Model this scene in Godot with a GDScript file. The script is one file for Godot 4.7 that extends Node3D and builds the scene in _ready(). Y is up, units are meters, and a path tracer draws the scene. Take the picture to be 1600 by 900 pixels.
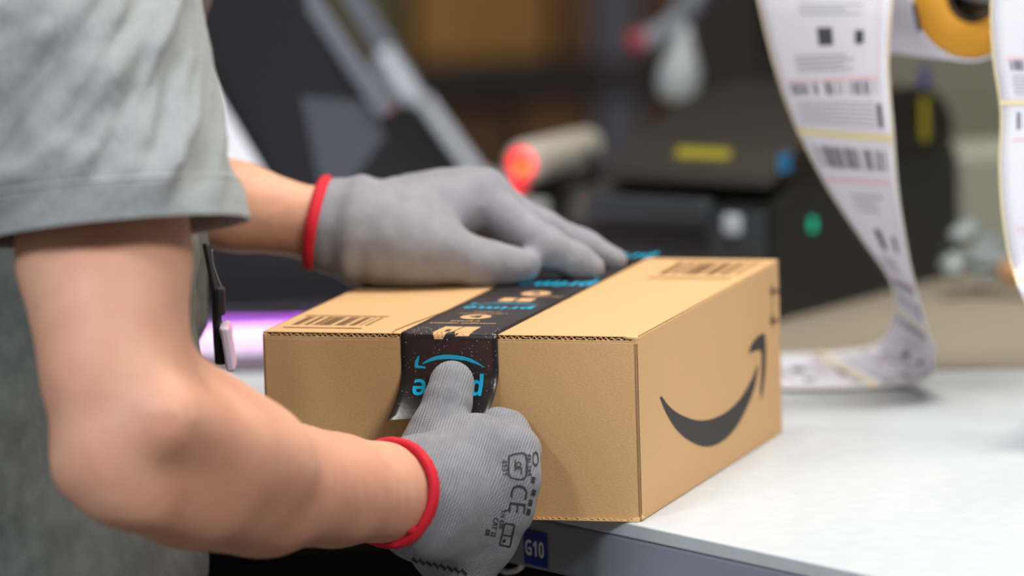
extends Node3D

# The photograph's lens, in pixels of a 1600 x 900 frame, and the parcel's size and place.
const LENS := 11400.0
const PITCH := 0.1387
const ROLL := -0.03
const YAW := 0.2955
const BW := 0.2207
const BH := 0.105
const BL := 0.3143
const FLOOR := -0.92
const EYE := Vector3(-0.06865641, 0.69701031, 4.0296364)

var view: Transform3D
var parcel: Transform3D
var bench: Transform3D
var M := {}
var taken := {}

# ------------------------------------------------------------------ places

func at(px: float, py: float, d: float) -> Vector3:
	return view * Vector3((px - 800.0) / LENS * d, -(py - 450.0) / LENS * d, -d)

func sight(px: float, py: float) -> Vector3:
	return view.basis * Vector3((px - 800.0) / LENS, -(py - 450.0) / LENS, -1.0)

func on_plane(px: float, py: float, point: Vector3, normal: Vector3) -> Vector3:
	var r := sight(px, py)
	return EYE + r * ((point - EYE).dot(normal) / r.dot(normal))

func on_height(px: float, py: float, y: float) -> Vector3:
	return on_plane(px, py, Vector3(0, y, 0), Vector3.UP)

func on_front(px: float, py: float, off: float) -> Vector3:
	var n := parcel.basis.z
	return on_plane(px, py, parcel.origin + n * off, n)

# ------------------------------------------------------------------ scene objects

func numbered(called: String) -> String:
	if not taken.has(called):
		taken[called] = 0
		return called
	taken[called] += 1
	return "%s_%03d" % [called, taken[called]]

func thing(called: String, label: String, category: String, base := Vector3.ZERO, group := "") -> Node3D:
	var o := Node3D.new()
	o.name = numbered(called)
	o.position = base
	add_child(o, true)
	tag(o, label, category, group)
	return o

func tag(o: Node3D, label: String, category: String, group := "") -> Node3D:
	o.set_meta("label", label)
	o.set_meta("category", category)
	if group != "":
		o.set_meta("group", group)
	return o

func place(called: String, mesh: Mesh, mat: Material, parent: Node3D = null, frame := Transform3D()) -> MeshInstance3D:
	# the mesh is in the coordinates of frame, which is given in the world
	var o := MeshInstance3D.new()
	o.mesh = mesh
	o.material_override = mat
	if parent == null:
		o.name = numbered(called)
		o.transform = frame
		add_child(o, true)
	else:
		o.name = called
		var up := Transform3D()
		var p: Node = parent
		while p != self:
			up = (p as Node3D).transform * up
			p = p.get_parent()
		o.transform = up.affine_inverse() * frame
		parent.add_child(o, true)
	o.cast_shadow = GeometryInstance3D.SHADOW_CASTING_SETTING_ON
	return o

func structure(called: String, mesh: Mesh, mat: Material, frame := Transform3D()) -> MeshInstance3D:
	var o := place(called, mesh, mat, null, frame)
	o.set_meta("kind", "structure")
	return o

# ------------------------------------------------------------------ materials

func noise_map(freq: float, c0: Color, c1: Color, kind := FastNoiseLite.TYPE_SIMPLEX_SMOOTH, octaves := 3, seed_ := 1, size := 256, mid := -1.0) -> NoiseTexture2D:
	var n := FastNoiseLite.new()
	n.noise_type = kind
	n.frequency = freq
	n.fractal_octaves = octaves
	n.seed = seed_
	var t := NoiseTexture2D.new()
	t.width = size
	t.height = size
	t.seamless = true
	t.noise = n
	var g := Gradient.new()
	g.set_color(0, c0)
	g.set_color(1, c1)
	if mid > 0.0:
		g.set_offset(0, mid - 0.2)
		g.set_offset(1, mid + 0.2)
	t.color_ramp = g
	return t

func mat(called: String, c: Color, rough := 0.6, metal := 0.0) -> StandardMaterial3D:
	var m := StandardMaterial3D.new()
	m.resource_name = called
	m.albedo_color = c
	m.roughness = rough
	m.metallic = metal
	M[called] = m
	return m

func rgb(r: float, g: float, b: float) -> Color:
	return Color(r / 255.0, g / 255.0, b / 255.0)

func textured(m: StandardMaterial3D, tex: Texture2D, tiles: Vector3, world := false) -> void:
	m.albedo_texture = tex
	m.uv1_triplanar = true
	m.uv1_world_triplanar = world
	m.uv1_scale = tiles

func stripes(n: int, size: int, soft: float) -> ImageTexture:
	var im := Image.create(size, size, false, Image.FORMAT_RGB8)
	var r := RandomNumberGenerator.new()
	r.seed = 5
	for x in size:
		for y in size:
			var w := sin(TAU * (n * float(x) / size + 0.08 * sin(TAU * 2.0 * y / size)))
			var v := 0.5 + 0.5 * clampf(w * soft, -1, 1) * 0.85 + r.randf_range(-0.07, 0.07) + 0.1 * sin(TAU * n * 1.5 * y / size)
			im.set_pixel(x, y, Color(v, v, v))
	return ImageTexture.create_from_image(im)

func make_materials() -> void:
	var card := mat("cardboard", Color.WHITE, 0.78)
	textured(card, noise_map(0.06, rgb(202, 161, 112), rgb(215, 174, 125), FastNoiseLite.TYPE_SIMPLEX_SMOOTH, 5, 3, 512), Vector3(14, 26, 14))
	card.heightmap_enabled = true
	card.heightmap_texture = noise_map(0.12, Color.BLACK, Color.WHITE, FastNoiseLite.TYPE_SIMPLEX_SMOOTH, 4, 9, 256)
	card.heightmap_scale = 0.006
	mat("card_edge", rgb(214, 178, 128), 0.9)
	mat("flute_dark", rgb(120, 92, 58), 0.9)
	mat("ink", rgb(52, 48, 46), 0.7)
	mat("ink_soft", rgb(126, 92, 62), 0.8)
	var tape := mat("tape", rgb(40, 33, 36), 0.3)
	tape.heightmap_enabled = true
	tape.heightmap_texture = noise_map(0.06, Color.BLACK, Color.WHITE, FastNoiseLite.TYPE_SIMPLEX_SMOOTH, 2, 21, 256)
	tape.heightmap_scale = 0.008
	tape.uv1_triplanar = true
	tape.uv1_scale = Vector3(14, 14, 14)
	mat("tape_cyan", rgb(16, 186, 232), 0.35)
	mat("tape_tan", rgb(226, 180, 130), 0.4)
	mat("bubble", rgb(150, 146, 146), 0.25)
	var skin := mat("skin", Color.WHITE, 0.55)
	textured(skin, noise_map(0.012, rgb(208, 146, 122), rgb(226, 178, 150), FastNoiseLite.TYPE_SIMPLEX_SMOOTH, 4, 14, 256), Vector3(6, 6, 6))
	skin.subsurf_scatter_enabled = true
	skin.subsurf_scatter_strength = 0.12
	mat("hair", rgb(48, 34, 26), 0.6)
	var knit := mat("glove_knit", Color.WHITE, 0.72)
	textured(knit, noise_map(0.02, rgb(126, 129, 138), rgb(148, 151, 160), FastNoiseLite.TYPE_SIMPLEX_SMOOTH, 4, 33, 256), Vector3(16, 16, 16))
	knit.heightmap_enabled = true
	knit.heightmap_texture = stripes(40, 512, 1.0)
	knit.heightmap_scale = 0.065
	knit.rim_enabled = true
	knit.rim = 0.3
	var far := mat("glove_plain", Color.WHITE, 0.75)
	textured(far, noise_map(0.02, rgb(128, 130, 140), rgb(148, 150, 160), FastNoiseLite.TYPE_SIMPLEX_SMOOTH, 4, 33, 256), Vector3(12, 12, 12))
	far.rim_enabled = true
	far.rim = 0.3
	var cuff := mat("cuff_red", rgb(206, 14, 44), 0.75)
	cuff.rim_enabled = true
	cuff.rim = 0.4
	mat("glove_ink", rgb(52, 52, 56), 0.8)
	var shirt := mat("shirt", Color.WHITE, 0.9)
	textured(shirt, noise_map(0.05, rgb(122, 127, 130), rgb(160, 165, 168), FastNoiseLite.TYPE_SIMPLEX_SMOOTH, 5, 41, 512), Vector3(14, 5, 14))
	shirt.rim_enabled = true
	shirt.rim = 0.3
	var shaded_trunk := mat("shaded_cloth", Color.WHITE, 0.9)  # shirt trunk cloth, darkened for the shade of the arm
	textured(shaded_trunk, noise_map(0.03, rgb(84, 87, 84), rgb(112, 114, 108), FastNoiseLite.TYPE_SIMPLEX_SMOOTH, 5, 43, 256), Vector3(10, 6, 10))
	mat("trousers", rgb(46, 48, 56), 0.9)
	mat("shoe", rgb(30, 30, 32), 0.6)
	mat("strap", rgb(26, 25, 28), 0.6)
	var lilac := mat("badge_plastic", rgb(206, 190, 214), 0.3)
	lilac.clearcoat_enabled = true
	lilac.clearcoat = 0.6
	var top := mat("bench_white", Color.WHITE, 0.42)
	textured(top, noise_map(0.02, rgb(193, 200, 207), rgb(201, 208, 214), FastNoiseLite.TYPE_SIMPLEX_SMOOTH, 5, 51, 512), Vector3(5, 5, 5))
	mat("bench_edge", rgb(138, 146, 158), 0.5)
	mat("steel", rgb(120, 124, 130), 0.4, 0.6)
	mat("sticker_blue", rgb(26, 44, 142), 0.45)
	mat("white_print", rgb(232, 234, 238), 0.5)
	mat("white_plastic", rgb(216, 216, 212), 0.4)
	mat("patch_grey", rgb(140, 132, 118), 0.8)
	mat("printer_body", rgb(34, 37, 36), 0.5)
	mat("printer_front", rgb(54, 60, 66), 0.4)
	mat("printer_lid", rgb(33, 31, 28), 0.45)
	mat("printer_dark", rgb(24, 24, 28), 0.5)
	mat("yellow", rgb(150, 140, 30), 0.6)
	mat("blue", rgb(40, 128, 190), 0.4)
	mat("deep_blue", rgb(32, 44, 150), 0.5)
	var led := mat("led_green", rgb(0, 150, 120), 0.3)
	led.emission_enabled = true
	led.emission = rgb(0, 170, 135)
	led.emission_energy_multiplier = 0.9
	mat("reflection_pale", rgb(190, 205, 220), 0.3)  # pale colour of the reflection painted on the printer front
	var paper := mat("paper", rgb(224, 225, 238), 0.7)
	paper.backlight_enabled = true
	paper.backlight = Color(0.22, 0.22, 0.22)
	mat("paper_gap", rgb(228, 216, 172), 0.6)
	mat("pink", rgb(236, 196, 206), 0.7)
	mat("grey_print", rgb(186, 188, 200), 0.7)
	mat("black_print", rgb(72, 72, 84), 0.7)
	mat("roll_core", rgb(214, 152, 44), 0.8)
	mat("core_dark", rgb(60, 44, 30), 0.9)
	mat("chute_black", rgb(24, 25, 30), 0.4)
	mat("sheen_grey", rgb(70, 75, 86), 0.45)  # bluish sheen of the chute panel, put into the colour
	mat("bar_grey", rgb(96, 90, 108), 0.7)
	mat("aluminium", rgb(205, 212, 226), 0.4, 0.3)
	mat("aluminium_dull", rgb(112, 118, 130), 0.45, 0.6)
	mat("sheet_white", rgb(232, 236, 246), 0.6)
	var violet := mat("violet_light", rgb(190, 90, 230), 0.4)
	violet.emission_enabled = true
	violet.emission = rgb(186, 84, 226)
	violet.emission_energy_multiplier = 0.5
	mat("scanner_pale", rgb(176, 172, 164), 0.5)
	mat("scanner_black", rgb(30, 30, 30), 0.5)
	var red := mat("red_light", rgb(255, 40, 40), 0.3)
	red.emission_enabled = true
	red.emission = rgb(255, 34, 52)
	red.emission_energy_multiplier = 1.6
	var orange := mat("orange_light", rgb(255, 120, 20), 0.3)
	orange.emission_enabled = true
	orange.emission = rgb(255, 120, 10)
	orange.emission_energy_multiplier = 2.6
	mat("cable_grey", rgb(120, 128, 140), 0.5)
	mat("plug_red", rgb(150, 36, 44), 0.6)
	mat("handle_pale", rgb(158, 166, 170), 0.4)
	mat("post_dark", rgb(30, 24, 28), 0.6)
	mat("carton_a", rgb(158, 116, 62), 0.85)
	mat("carton_b", rgb(118, 84, 52), 0.85)
	mat("carton_c", rgb(92, 66, 48), 0.85)
	mat("carton_d", rgb(96, 88, 62), 0.85)
	mat("carton_e", rgb(112, 82, 48), 0.85)
	mat("shelf_dark", rgb(38, 32, 32), 0.6)
	mat("shelf_grey", rgb(92, 92, 104), 0.5)
	mat("bin_grey", rgb(134, 138, 128), 0.6)
	mat("panel_olive", rgb(104, 102, 90), 0.7)
	mat("cloth_tan", rgb(180, 134, 98), 0.9)
	var bag := mat("bag_film", rgb(140, 152, 156), 0.3)
	bag.backlight_enabled = true
	bag.backlight = Color(0.3, 0.32, 0.33)
	mat("wall_paint", rgb(92, 84, 76), 0.9)
	mat("wall_grey", rgb(120, 120, 118), 0.9)
	mat("floor_concrete", rgb(96, 90, 86), 0.7)
	mat("ceiling_paint", rgb(150, 150, 150), 0.9)
	mat("fitting", rgb(210, 210, 210), 0.5)
	var glow := mat("lamp_panel", rgb(255, 255, 255), 0.5)
	glow.emission_enabled = true
	glow.emission = rgb(255, 250, 240)
	glow.emission_energy_multiplier = 2.0

# ------------------------------------------------------------------ mesh helpers

func rounded_box(size: Vector3, r: float, n := 3) -> ArrayMesh:
	var h := size * 0.5
	r = minf(r, minf(h.x, minf(h.y, h.z)) * 0.999)
	var lines := []
	for a in 3:
		var l: Array[float] = []
		for i in n + 1:
			l.append(-h[a] + r * (1.0 - cos(PI * 0.5 * i / n)) if i < n else -h[a] + r)
		var m := l.duplicate()
		m.reverse()
		for v in m:
			l.append(-v)
		lines.append(l)
	var st := SurfaceTool.new()
	st.begin(Mesh.PRIMITIVE_TRIANGLES)
	var base := 0
	for a in 3:
		var u: int = (a + 1) % 3
		var v: int = (a + 2) % 3
		for s: float in [-1.0, 1.0]:
			var lu: Array = lines[u]
			var lv: Array = lines[v]
			for i in lu.size():
				for j in lv.size():
					var p := Vector3.ZERO
					p[a] = h[a] * s
					p[u] = lu[i]
					p[v] = lv[j]
					var inner := p.clamp(-(h - Vector3.ONE * r), h - Vector3.ONE * r)
					var d := (p - inner).normalized()
					st.set_normal(d)
					st.set_uv(Vector2(p[u], p[v]))
					st.add_vertex(inner + d * r)
			var w := lv.size()
			for i in lu.size() - 1:
				for j in w - 1:
					var q := base + i * w + j
					if s > 0:
						for k: int in [q, q + 1, q + w, q + 1, q + w + 1, q + w]:
							st.add_index(k)
					else:
						for k: int in [q, q + w, q + 1, q + 1, q + w, q + w + 1]:
							st.add_index(k)
			base += lu.size() * w
	return st.commit()

func loft(rings: Array, closed := true, caps := false) -> ArrayMesh:
	# rings: PackedVector3Array each with the same count
	var st := SurfaceTool.new()
	st.begin(Mesh.PRIMITIVE_TRIANGLES)
	var n: int = rings[0].size()
	for i in rings.size():
		for j in n:
			st.set_smooth_group(0)
			st.set_uv(Vector2(float(j) / n, float(i) / rings.size()))
			st.add_vertex(rings[i][j])
	var m := n if closed else n - 1
	for i in rings.size() - 1:
		for j in m:
			var a := i * n + j
			var b := i * n + (j + 1) % n
			for k: int in [a, b, a + n, b, b + n, a + n]:
				st.add_index(k)
	if caps:
		for e: int in [0, rings.size() - 1]:
			var c := Vector3.ZERO
			for p: Vector3 in rings[e]:
				c += p
			st.add_vertex(c / n)
			var ci := rings.size() * n + (0 if e == 0 else 1)
			for j in n:
				var a := e * n + j
				var b := e * n + (j + 1) % n
				if e == 0:
					for k: int in [ci, b, a]:
						st.add_index(k)
				else:
					for k: int in [ci, a, b]:
						st.add_index(k)
	st.generate_normals()
	return st.commit()

func spline(points: Array, t: float) -> Vector3:
	var n := points.size() - 1
	var x := clampf(t, 0, 1) * n
	var i := mini(int(x), n - 1)
	var p0: Vector3 = points[maxi(i - 1, 0)]
	var p1: Vector3 = points[i]
	var p2: Vector3 = points[i + 1]
	var p3: Vector3 = points[mini(i + 2, n)]
	return p1.cubic_interpolate(p2, p0, p3, x - i)

func tube(points: Array, r0: float, r1 := -1.0, steps := 24, sides := 10, ring := false) -> ArrayMesh:
	if r1 < 0:
		r1 = r0
	var rings := []
	var side := Vector3.ZERO
	for i in steps + 1:
		var t := float(i) / steps
		var p := spline(points, t)
		var dir := (spline(points, minf(t + 0.01, 1)) - spline(points, maxf(t - 0.01, 0))).normalized()
		if side == Vector3.ZERO:
			side = dir.cross(Vector3.UP if absf(dir.y) < 0.9 else Vector3.RIGHT).normalized()
		side = (side - dir * side.dot(dir)).normalized()
		var up := side.cross(dir)
		var r := lerpf(r0, r1, t)
		var c := PackedVector3Array()
		for j in sides:
			var a := TAU * j / sides
			c.append(p + (side * cos(a) + up * sin(a)) * r)
		rings.append(c)
	return loft(rings, true, not ring)

func lathe(profile: Array, sides := 32) -> ArrayMesh:
	# profile: Vector2(radius, height) about y
	var rings := []
	for q: Vector2 in profile:
		var c := PackedVector3Array()
		for j in sides:
			var a := -TAU * j / sides
			c.append(Vector3(q.x * cos(a), q.y, q.x * sin(a)))
		rings.append(c)
	return loft(rings, true, false)

func prism(poly: PackedVector2Array, depth: float) -> ArrayMesh:
	# polygon in xy, extruded along z from 0 to depth
	var st := SurfaceTool.new()
	st.begin(Mesh.PRIMITIVE_TRIANGLES)
	var idx := Geometry2D.triangulate_polygon(poly)
	st.set_smooth_group(-1)
	for k in range(0, idx.size(), 3):
		for e: int in [0, 1, 2]:
			var p := poly[idx[k + e]]
			st.add_vertex(Vector3(p.x, p.y, depth))
		for e: int in [0, 2, 1]:
			var p := poly[idx[k + e]]
			st.add_vertex(Vector3(p.x, p.y, 0))
	for i in poly.size():
		var a := poly[i]
		var b := poly[(i + 1) % poly.size()]
		for p: Vector3 in [Vector3(a.x, a.y, 0), Vector3(b.x, b.y, 0), Vector3(a.x, a.y, depth), Vector3(b.x, b.y, 0), Vector3(b.x, b.y, depth), Vector3(a.x, a.y, depth)]:
			st.add_vertex(p)
	st.generate_normals()
	return st.commit()

# flat print: triangles in the plane, cut fine and laid on a surface by a function

func poly_tris(poly: PackedVector2Array) -> PackedVector2Array:
	var out := PackedVector2Array()
	for i in Geometry2D.triangulate_polygon(poly):
		out.append(poly[i])
	return out

func rect_tris(x0: float, y0: float, x1: float, y1: float) -> PackedVector2Array:
	return PackedVector2Array([Vector2(x0, y0), Vector2(x1, y0), Vector2(x1, y1), Vector2(x0, y0), Vector2(x1, y1), Vector2(x0, y1)])

func ring_tris(c: Vector2, rx: float, ry: float, hole := 0.0, n := 28) -> PackedVector2Array:
	var out := PackedVector2Array()
	for i in n:
		var a := Vector2(cos(TAU * i / n), sin(TAU * i / n))
		var b := Vector2(cos(TAU * (i + 1) / n), sin(TAU * (i + 1) / n))
		var r := Vector2(rx, ry)
		out.append_array([c + a * r, c + b * r, c + b * r * hole])
		if hole > 0:
			out.append_array([c + a * r, c + b * r * hole, c + a * r * hole])
	return out

func text_tris(text: String, width: float, center: Vector2, bold := true) -> PackedVector2Array:
	var f := SystemFont.new()
	f.font_names = PackedStringArray(["Droid Sans"])
	if bold:
		f.font_weight = 700
	var tm := TextMesh.new()
	tm.font = f
	tm.font_size = 64
	tm.depth = 0.0
	tm.text = text
	tm.curve_step = 1.5
	var arr := tm.get_mesh_arrays()
	var v: PackedVector3Array = arr[Mesh.ARRAY_VERTEX]
	var out := PackedVector2Array()
	var idx = arr[Mesh.ARRAY_INDEX]
	if idx == null or idx.size() == 0:
		for p in v:
			out.append(Vector2(p.x, p.y))
	else:
		for i: int in idx:
			out.append(Vector2(v[i].x, v[i].y))
	if out.size() == 0:
		return out
	var lo := out[0]
	var hi := out[0]
	for p in out:
		lo = lo.min(p)
		hi = hi.max(p)
	var s := width / maxf(hi.x - lo.x, 1e-6)
	for i in out.size():
		out[i] = (out[i] - (lo + hi) * 0.5) * s + center
	return out

func moved(tris: PackedVector2Array, angle: float, by: Vector2, scale_ := Vector2.ONE) -> PackedVector2Array:
	var out := PackedVector2Array()
	for p in tris:
		out.append((p * scale_).rotated(angle) + by)
	return out

func print_mesh(tris: PackedVector2Array, map: Callable, longest := 1e9) -> ArrayMesh:
	var st := SurfaceTool.new()
	st.begin(Mesh.PRIMITIVE_TRIANGLES)
	var todo := Array(tris)
	while todo.size() >= 3:
		var c: Vector2 = todo.pop_back()
		var b: Vector2 = todo.pop_back()
		var a: Vector2 = todo.pop_back()
		var ab := a.distance_to(b)
		var bc := b.distance_to(c)
		var ca := c.distance_to(a)
		var most := maxf(ab, maxf(bc, ca))
		if most > longest:
			if most == ab:
				var m := (a + b) * 0.5
				todo.append_array([a, m, c, m, b, c])
			elif most == bc:
				var m := (b + c) * 0.5
				todo.append_array([a, b, m, a, m, c])
			else:
				var m := (c + a) * 0.5
				todo.append_array([a, b, m, m, b, c])
			continue
		var pa: Vector3 = map.call(a)
		var pb: Vector3 = map.call(b)
		var pc: Vector3 = map.call(c)
		var n := (pb - pa).cross(pc - pa)
		if n.length() < 1e-14:
			continue
		n = n.normalized()
		if n.dot(EYE - pa) < 0:
			n = -n
			var q := pb
			pb = pc
			pc = q
		for p: Vector3 in [pa, pc, pb]:
			st.set_normal(n)
			st.add_vertex(p)
	return st.commit()

# ------------------------------------------------------------------ soft bodies: tapered bones joined smoothly, meshed as surface nets

class Flesh:
	var A := PackedVector3Array()
	var V := PackedVector3Array()
	var inv := PackedFloat32Array()
	var ra := PackedFloat32Array()
	var dr := PackedFloat32Array()
	var k := PackedFloat32Array()
	var cuts := []            # [point, normal]: what lies on the normal's side is cut away
	var wrinkle: Callable
	func bone(a: Vector3, b: Vector3, r0: float, r1: float, soft: float) -> void:
		A.append(a)
		V.append(b - a)
		inv.append(1.0 / maxf((b - a).length_squared(), 1e-12))
		ra.append(r0)
		dr.append(r1 - r0)
		k.append(soft)
	func dist(p: Vector3) -> float:
		var d := 1e9
		for i in A.size():
			var q := p - A[i]
			var h := clampf(q.dot(V[i]) * inv[i], 0.0, 1.0)
			var e := (q - V[i] * h).length() - ra[i] - h * dr[i]
			var w := k[i] - absf(d - e)
			d = minf(d, e)
			if w > 0.0:
				d -= w * w * 0.25 / k[i]
		if wrinkle.is_valid():
			d += wrinkle.call(p)
		for c in cuts:
			d = maxf(d, (p - c[0]).dot(c[1]))
		return d
	func mesh(cell: float, frame := Transform3D()) -> ArrayMesh:
		var lo := A[0]
		var hi := A[0]
		for i in A.size():
			var r := maxf(ra[i], ra[i] + dr[i])
			for p: Vector3 in [A[i], A[i] + V[i]]:
				lo = lo.min(p - Vector3.ONE * r)
				hi = hi.max(p + Vector3.ONE * r)
		lo -= Vector3.ONE * cell * 4.0
		hi += Vector3.ONE * cell * 4.0
		const BLOCK := 4
		var nb := Vector3i(((hi - lo) / (cell * BLOCK)).ceil())
		var nx := nb.x * BLOCK + 1
		var ny := nb.y * BLOCK + 1
		var nz := nb.z * BLOCK + 1
		var f := PackedFloat32Array()
		f.resize(nx * ny * nz)
		f.fill(1e9)
		var near := []
		var reach := cell * BLOCK * 0.5 * 1.75 + cell * 1.5
		for bz in nb.z:
			for by in nb.y:
				for bx in nb.x:
					var c := lo + (Vector3(bx, by, bz) + Vector3.ONE * 0.5) * cell * BLOCK
					var d := dist(c)
					if absf(d) > reach:
						continue
					near.append(Vector3i(bx, by, bz))
					for z in range(bz * BLOCK, bz * BLOCK + BLOCK + 1):
						for y in range(by * BLOCK, by * BLOCK + BLOCK + 1):
							var row := (z * ny + y) * nx
							for x in range(bx * BLOCK, bx * BLOCK + BLOCK + 1):
								if f[row + x] > 1e8:
									f[row + x] = dist(lo + Vector3(x, y, z) * cell)
		var verts := PackedVector3Array()
		var ids := {}
		var corner := PackedInt32Array()
		for z in 2:
			for y in 2:
				for x in 2:
					corner.append((z * ny + y) * nx + x)
		var back := frame.affine_inverse()
		for b: Vector3i in near:
			for z in range(b.z * BLOCK, b.z * BLOCK + BLOCK):
				for y in range(b.y * BLOCK, b.y * BLOCK + BLOCK):
					for x in range(b.x * BLOCK, b.x * BLOCK + BLOCK):
						var o := (z * ny + y) * nx + x
						var neg := 0
						for i in 8:
							if f[o + corner[i]] < 0.0:
								neg += 1
						if neg == 0 or neg == 8:
							continue
						var sum := Vector3.ZERO
						var n := 0
						for i in 8:
							var fi := f[o + corner[i]]
							for bit: int in [1, 2, 4]:
								if i & bit:
									continue
								var fj := f[o + corner[i | bit]]
								if (fi < 0.0) == (fj < 0.0):
									continue
								var t := fi / (fi - fj)
								var p := Vector3(i & 1, (i >> 1) & 1, (i >> 2) & 1)
								p[0 if bit == 1 else (1 if bit == 2 else 2)] = t
								sum += p
								n += 1
						ids[o] = verts.size()
						verts.append(back * (lo + (Vector3(x, y, z) + sum / n) * cell))
		var index := PackedInt32Array()
		var stride: Array[int] = [1, nx, nx * ny]
		for o: int in ids:
			for a in 3:
				var u: int = stride[(a + 1) % 3]
				var v: int = stride[(a + 2) % 3]
				var f0 := f[o]
				var f1 := f[o + stride[a]]
				if (f0 < 0.0) == (f1 < 0.0):
					continue
				if not (ids.has(o - u) and ids.has(o - v) and ids.has(o - u - v)):
					continue
				var q0: int = ids[o]
				var q1: int = ids[o - u]
				var q2: int = ids[o - u - v]
				var q3: int = ids[o - v]
				if f0 < 0.0:
					index.append_array([q0, q2, q1, q0, q3, q2])
				else:
					index.append_array([q0, q1, q2, q0, q2, q3])
		var normals := PackedVector3Array()
		normals.resize(verts.size())
		for i in range(0, index.size(), 3):
			var n := (verts[index[i + 2]] - verts[index[i]]).cross(verts[index[i + 1]] - verts[index[i]])
			for e in 3:
				normals[index[i + e]] += n
		for i in normals.size():
			normals[i] = normals[i].normalized()
		var arr := []
		arr.resize(Mesh.ARRAY_MAX)
		arr[Mesh.ARRAY_VERTEX] = verts
		arr[Mesh.ARRAY_NORMAL] = normals
		arr[Mesh.ARRAY_INDEX] = index
		var m := ArrayMesh.new()
		m.add_surface_from_arrays(Mesh.PRIMITIVE_TRIANGLES, arr)
		return m
	func hit(from: Vector3, dir: Vector3, off: float) -> Vector3:
		var p := from
		for i in 60:
			var d := dist(p)
			if d < 0.0002:
				break
			p += dir * minf(d * 0.9, 0.02)
		return p - dir * off

# a chain of joints given as Vector4(px, py, distance, radius in pixels)
func chain(fl: Flesh, joints: Array, soft: float) -> void:
	for i in joints.size() - 1:
		var a: Vector4 = joints[i]
		var b: Vector4 = joints[i + 1]
		fl.bone(at(a.x, a.y, a.z), at(b.x, b.y, b.z), a.w * a.z / LENS, b.w * b.z / LENS, soft)

# ------------------------------------------------------------------ the scene

func _ready() -> void:
	var cp := cos(PITCH)
	var sp := sin(PITCH)
	var cr := cos(ROLL)
	var sr := sin(ROLL)
	view = Transform3D(Basis(Vector3(cr, sr * cp, -sr * sp), Vector3(-sr, cr * cp, -cr * sp), Vector3(0, sp, cp)), EYE)
	var cam := Camera3D.new()
	cam.name = "camera"
	cam.transform = view
	cam.near = 0.1
	cam.far = 40.0
	var lens := CameraAttributesPhysical.new()
	lens.frustum_focal_length = 12.0 * LENS / 450.0
	lens.frustum_focus_distance = 4.085
	lens.exposure_aperture = lens.frustum_focal_length / 60.0
	lens.frustum_near = 0.1
	lens.frustum_far = 40.0
	cam.attributes = lens
	add_child(cam)
	cam.fov = rad_to_deg(2.0 * atan(450.0 / LENS))
	cam.current = true

	var env := Environment.new()
	env.background_mode = Environment.BG_COLOR
	env.background_color = Color(0.02, 0.02, 0.022)
	env.tonemap_mode = Environment.TONE_MAPPER_LINEAR
	env.tonemap_exposure = 1.06
	env.sdfgi_enabled = true
	env.ssao_enabled = true
	env.ssil_enabled = true
	var we := WorldEnvironment.new()
	we.name = "environment"
	we.environment = env
	add_child(we)

	make_materials()
	ceiling_lamp(Vector3(0.3, 1.62, -0.1), Vector2(1.2, 0.5), 2.9, Color(1.0, 0.975, 0.94), "long bench lamp panel above the parcel")
	ceiling_lamp(Vector3(-1.9, 1.9, 2.3), Vector2(1.2, 0.6), 10.5, Color(0.94, 0.97, 1.0), "lamp panel in front of the bench to the left")
	ceiling_lamp(Vector3(1.3, 1.9, 2.5), Vector2(1.2, 0.6), 9.8, Color(1.0, 0.98, 0.95), "lamp panel in front of the bench to the right")
	ceiling_lamp(Vector3(0.2, 1.9, -1.5), Vector2(1.2, 0.3), 1.0, Color(1.0, 0.93, 0.82), "added warm fill panel before the storage rack")  # unseen warm fill, added to brighten the cartons

	parcel = Transform3D(Basis(Vector3.UP, -YAW), Vector3.ZERO)
	# the parcel's own axes: x along its front from the near right corner, z out of its front
	parcel.basis = Basis(Vector3(cos(YAW), 0, sin(YAW)), Vector3.UP, Vector3(-sin(YAW), 0, cos(YAW)))

	make_room()
	make_bench()
	make_parcel()
	make_person()
	make_printer()
	make_labels()
	make_chute()
	make_background()

func ceiling_lamp(p: Vector3, size: Vector2, energy: float, c: Color, label: String) -> void:
	var t := thing("ceiling_lamp", label, "lamp", p)
	place("housing", rounded_box(Vector3(size.x + 0.06, 0.05, size.y + 0.06), 0.008), M.fitting, t, Transform3D(Basis(), p + Vector3(0, 0.035, 0)))
	place("lamp_panel", rounded_box(Vector3(size.x, 0.012, size.y), 0.004), M.lamp_panel, t, Transform3D(Basis(), p + Vector3(0, 0.006, 0)))
	for s: float in [-1, 1]:
		place("rod", tube([p + Vector3(s * size.x * 0.4, 0.05, 0), p + Vector3(s * size.x * 0.4, 2.3 - p.y, 0)], 0.006, -1, 1, 8), M.steel, t)
	var l := AreaLight3D.new()
	l.name = "light"
	l.area_size = size
	l.light_color = c
	l.light_energy = energy
	l.shadow_enabled = true
	l.position = Vector3(0, -0.004, 0)
	l.rotation = Vector3(-PI / 2, 0, 0)
	t.add_child(l)
	l.set("area_range", 12.0)

func slab(lo: Vector3, hi: Vector3) -> ArrayMesh:
	var st := SurfaceTool.new()
	var b := BoxMesh.new()
	b.size = hi - lo
	st.begin(Mesh.PRIMITIVE_TRIANGLES)
	st.append_from(b, 0, Transform3D(Basis(), (lo + hi) * 0.5))
	return st.commit()

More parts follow.
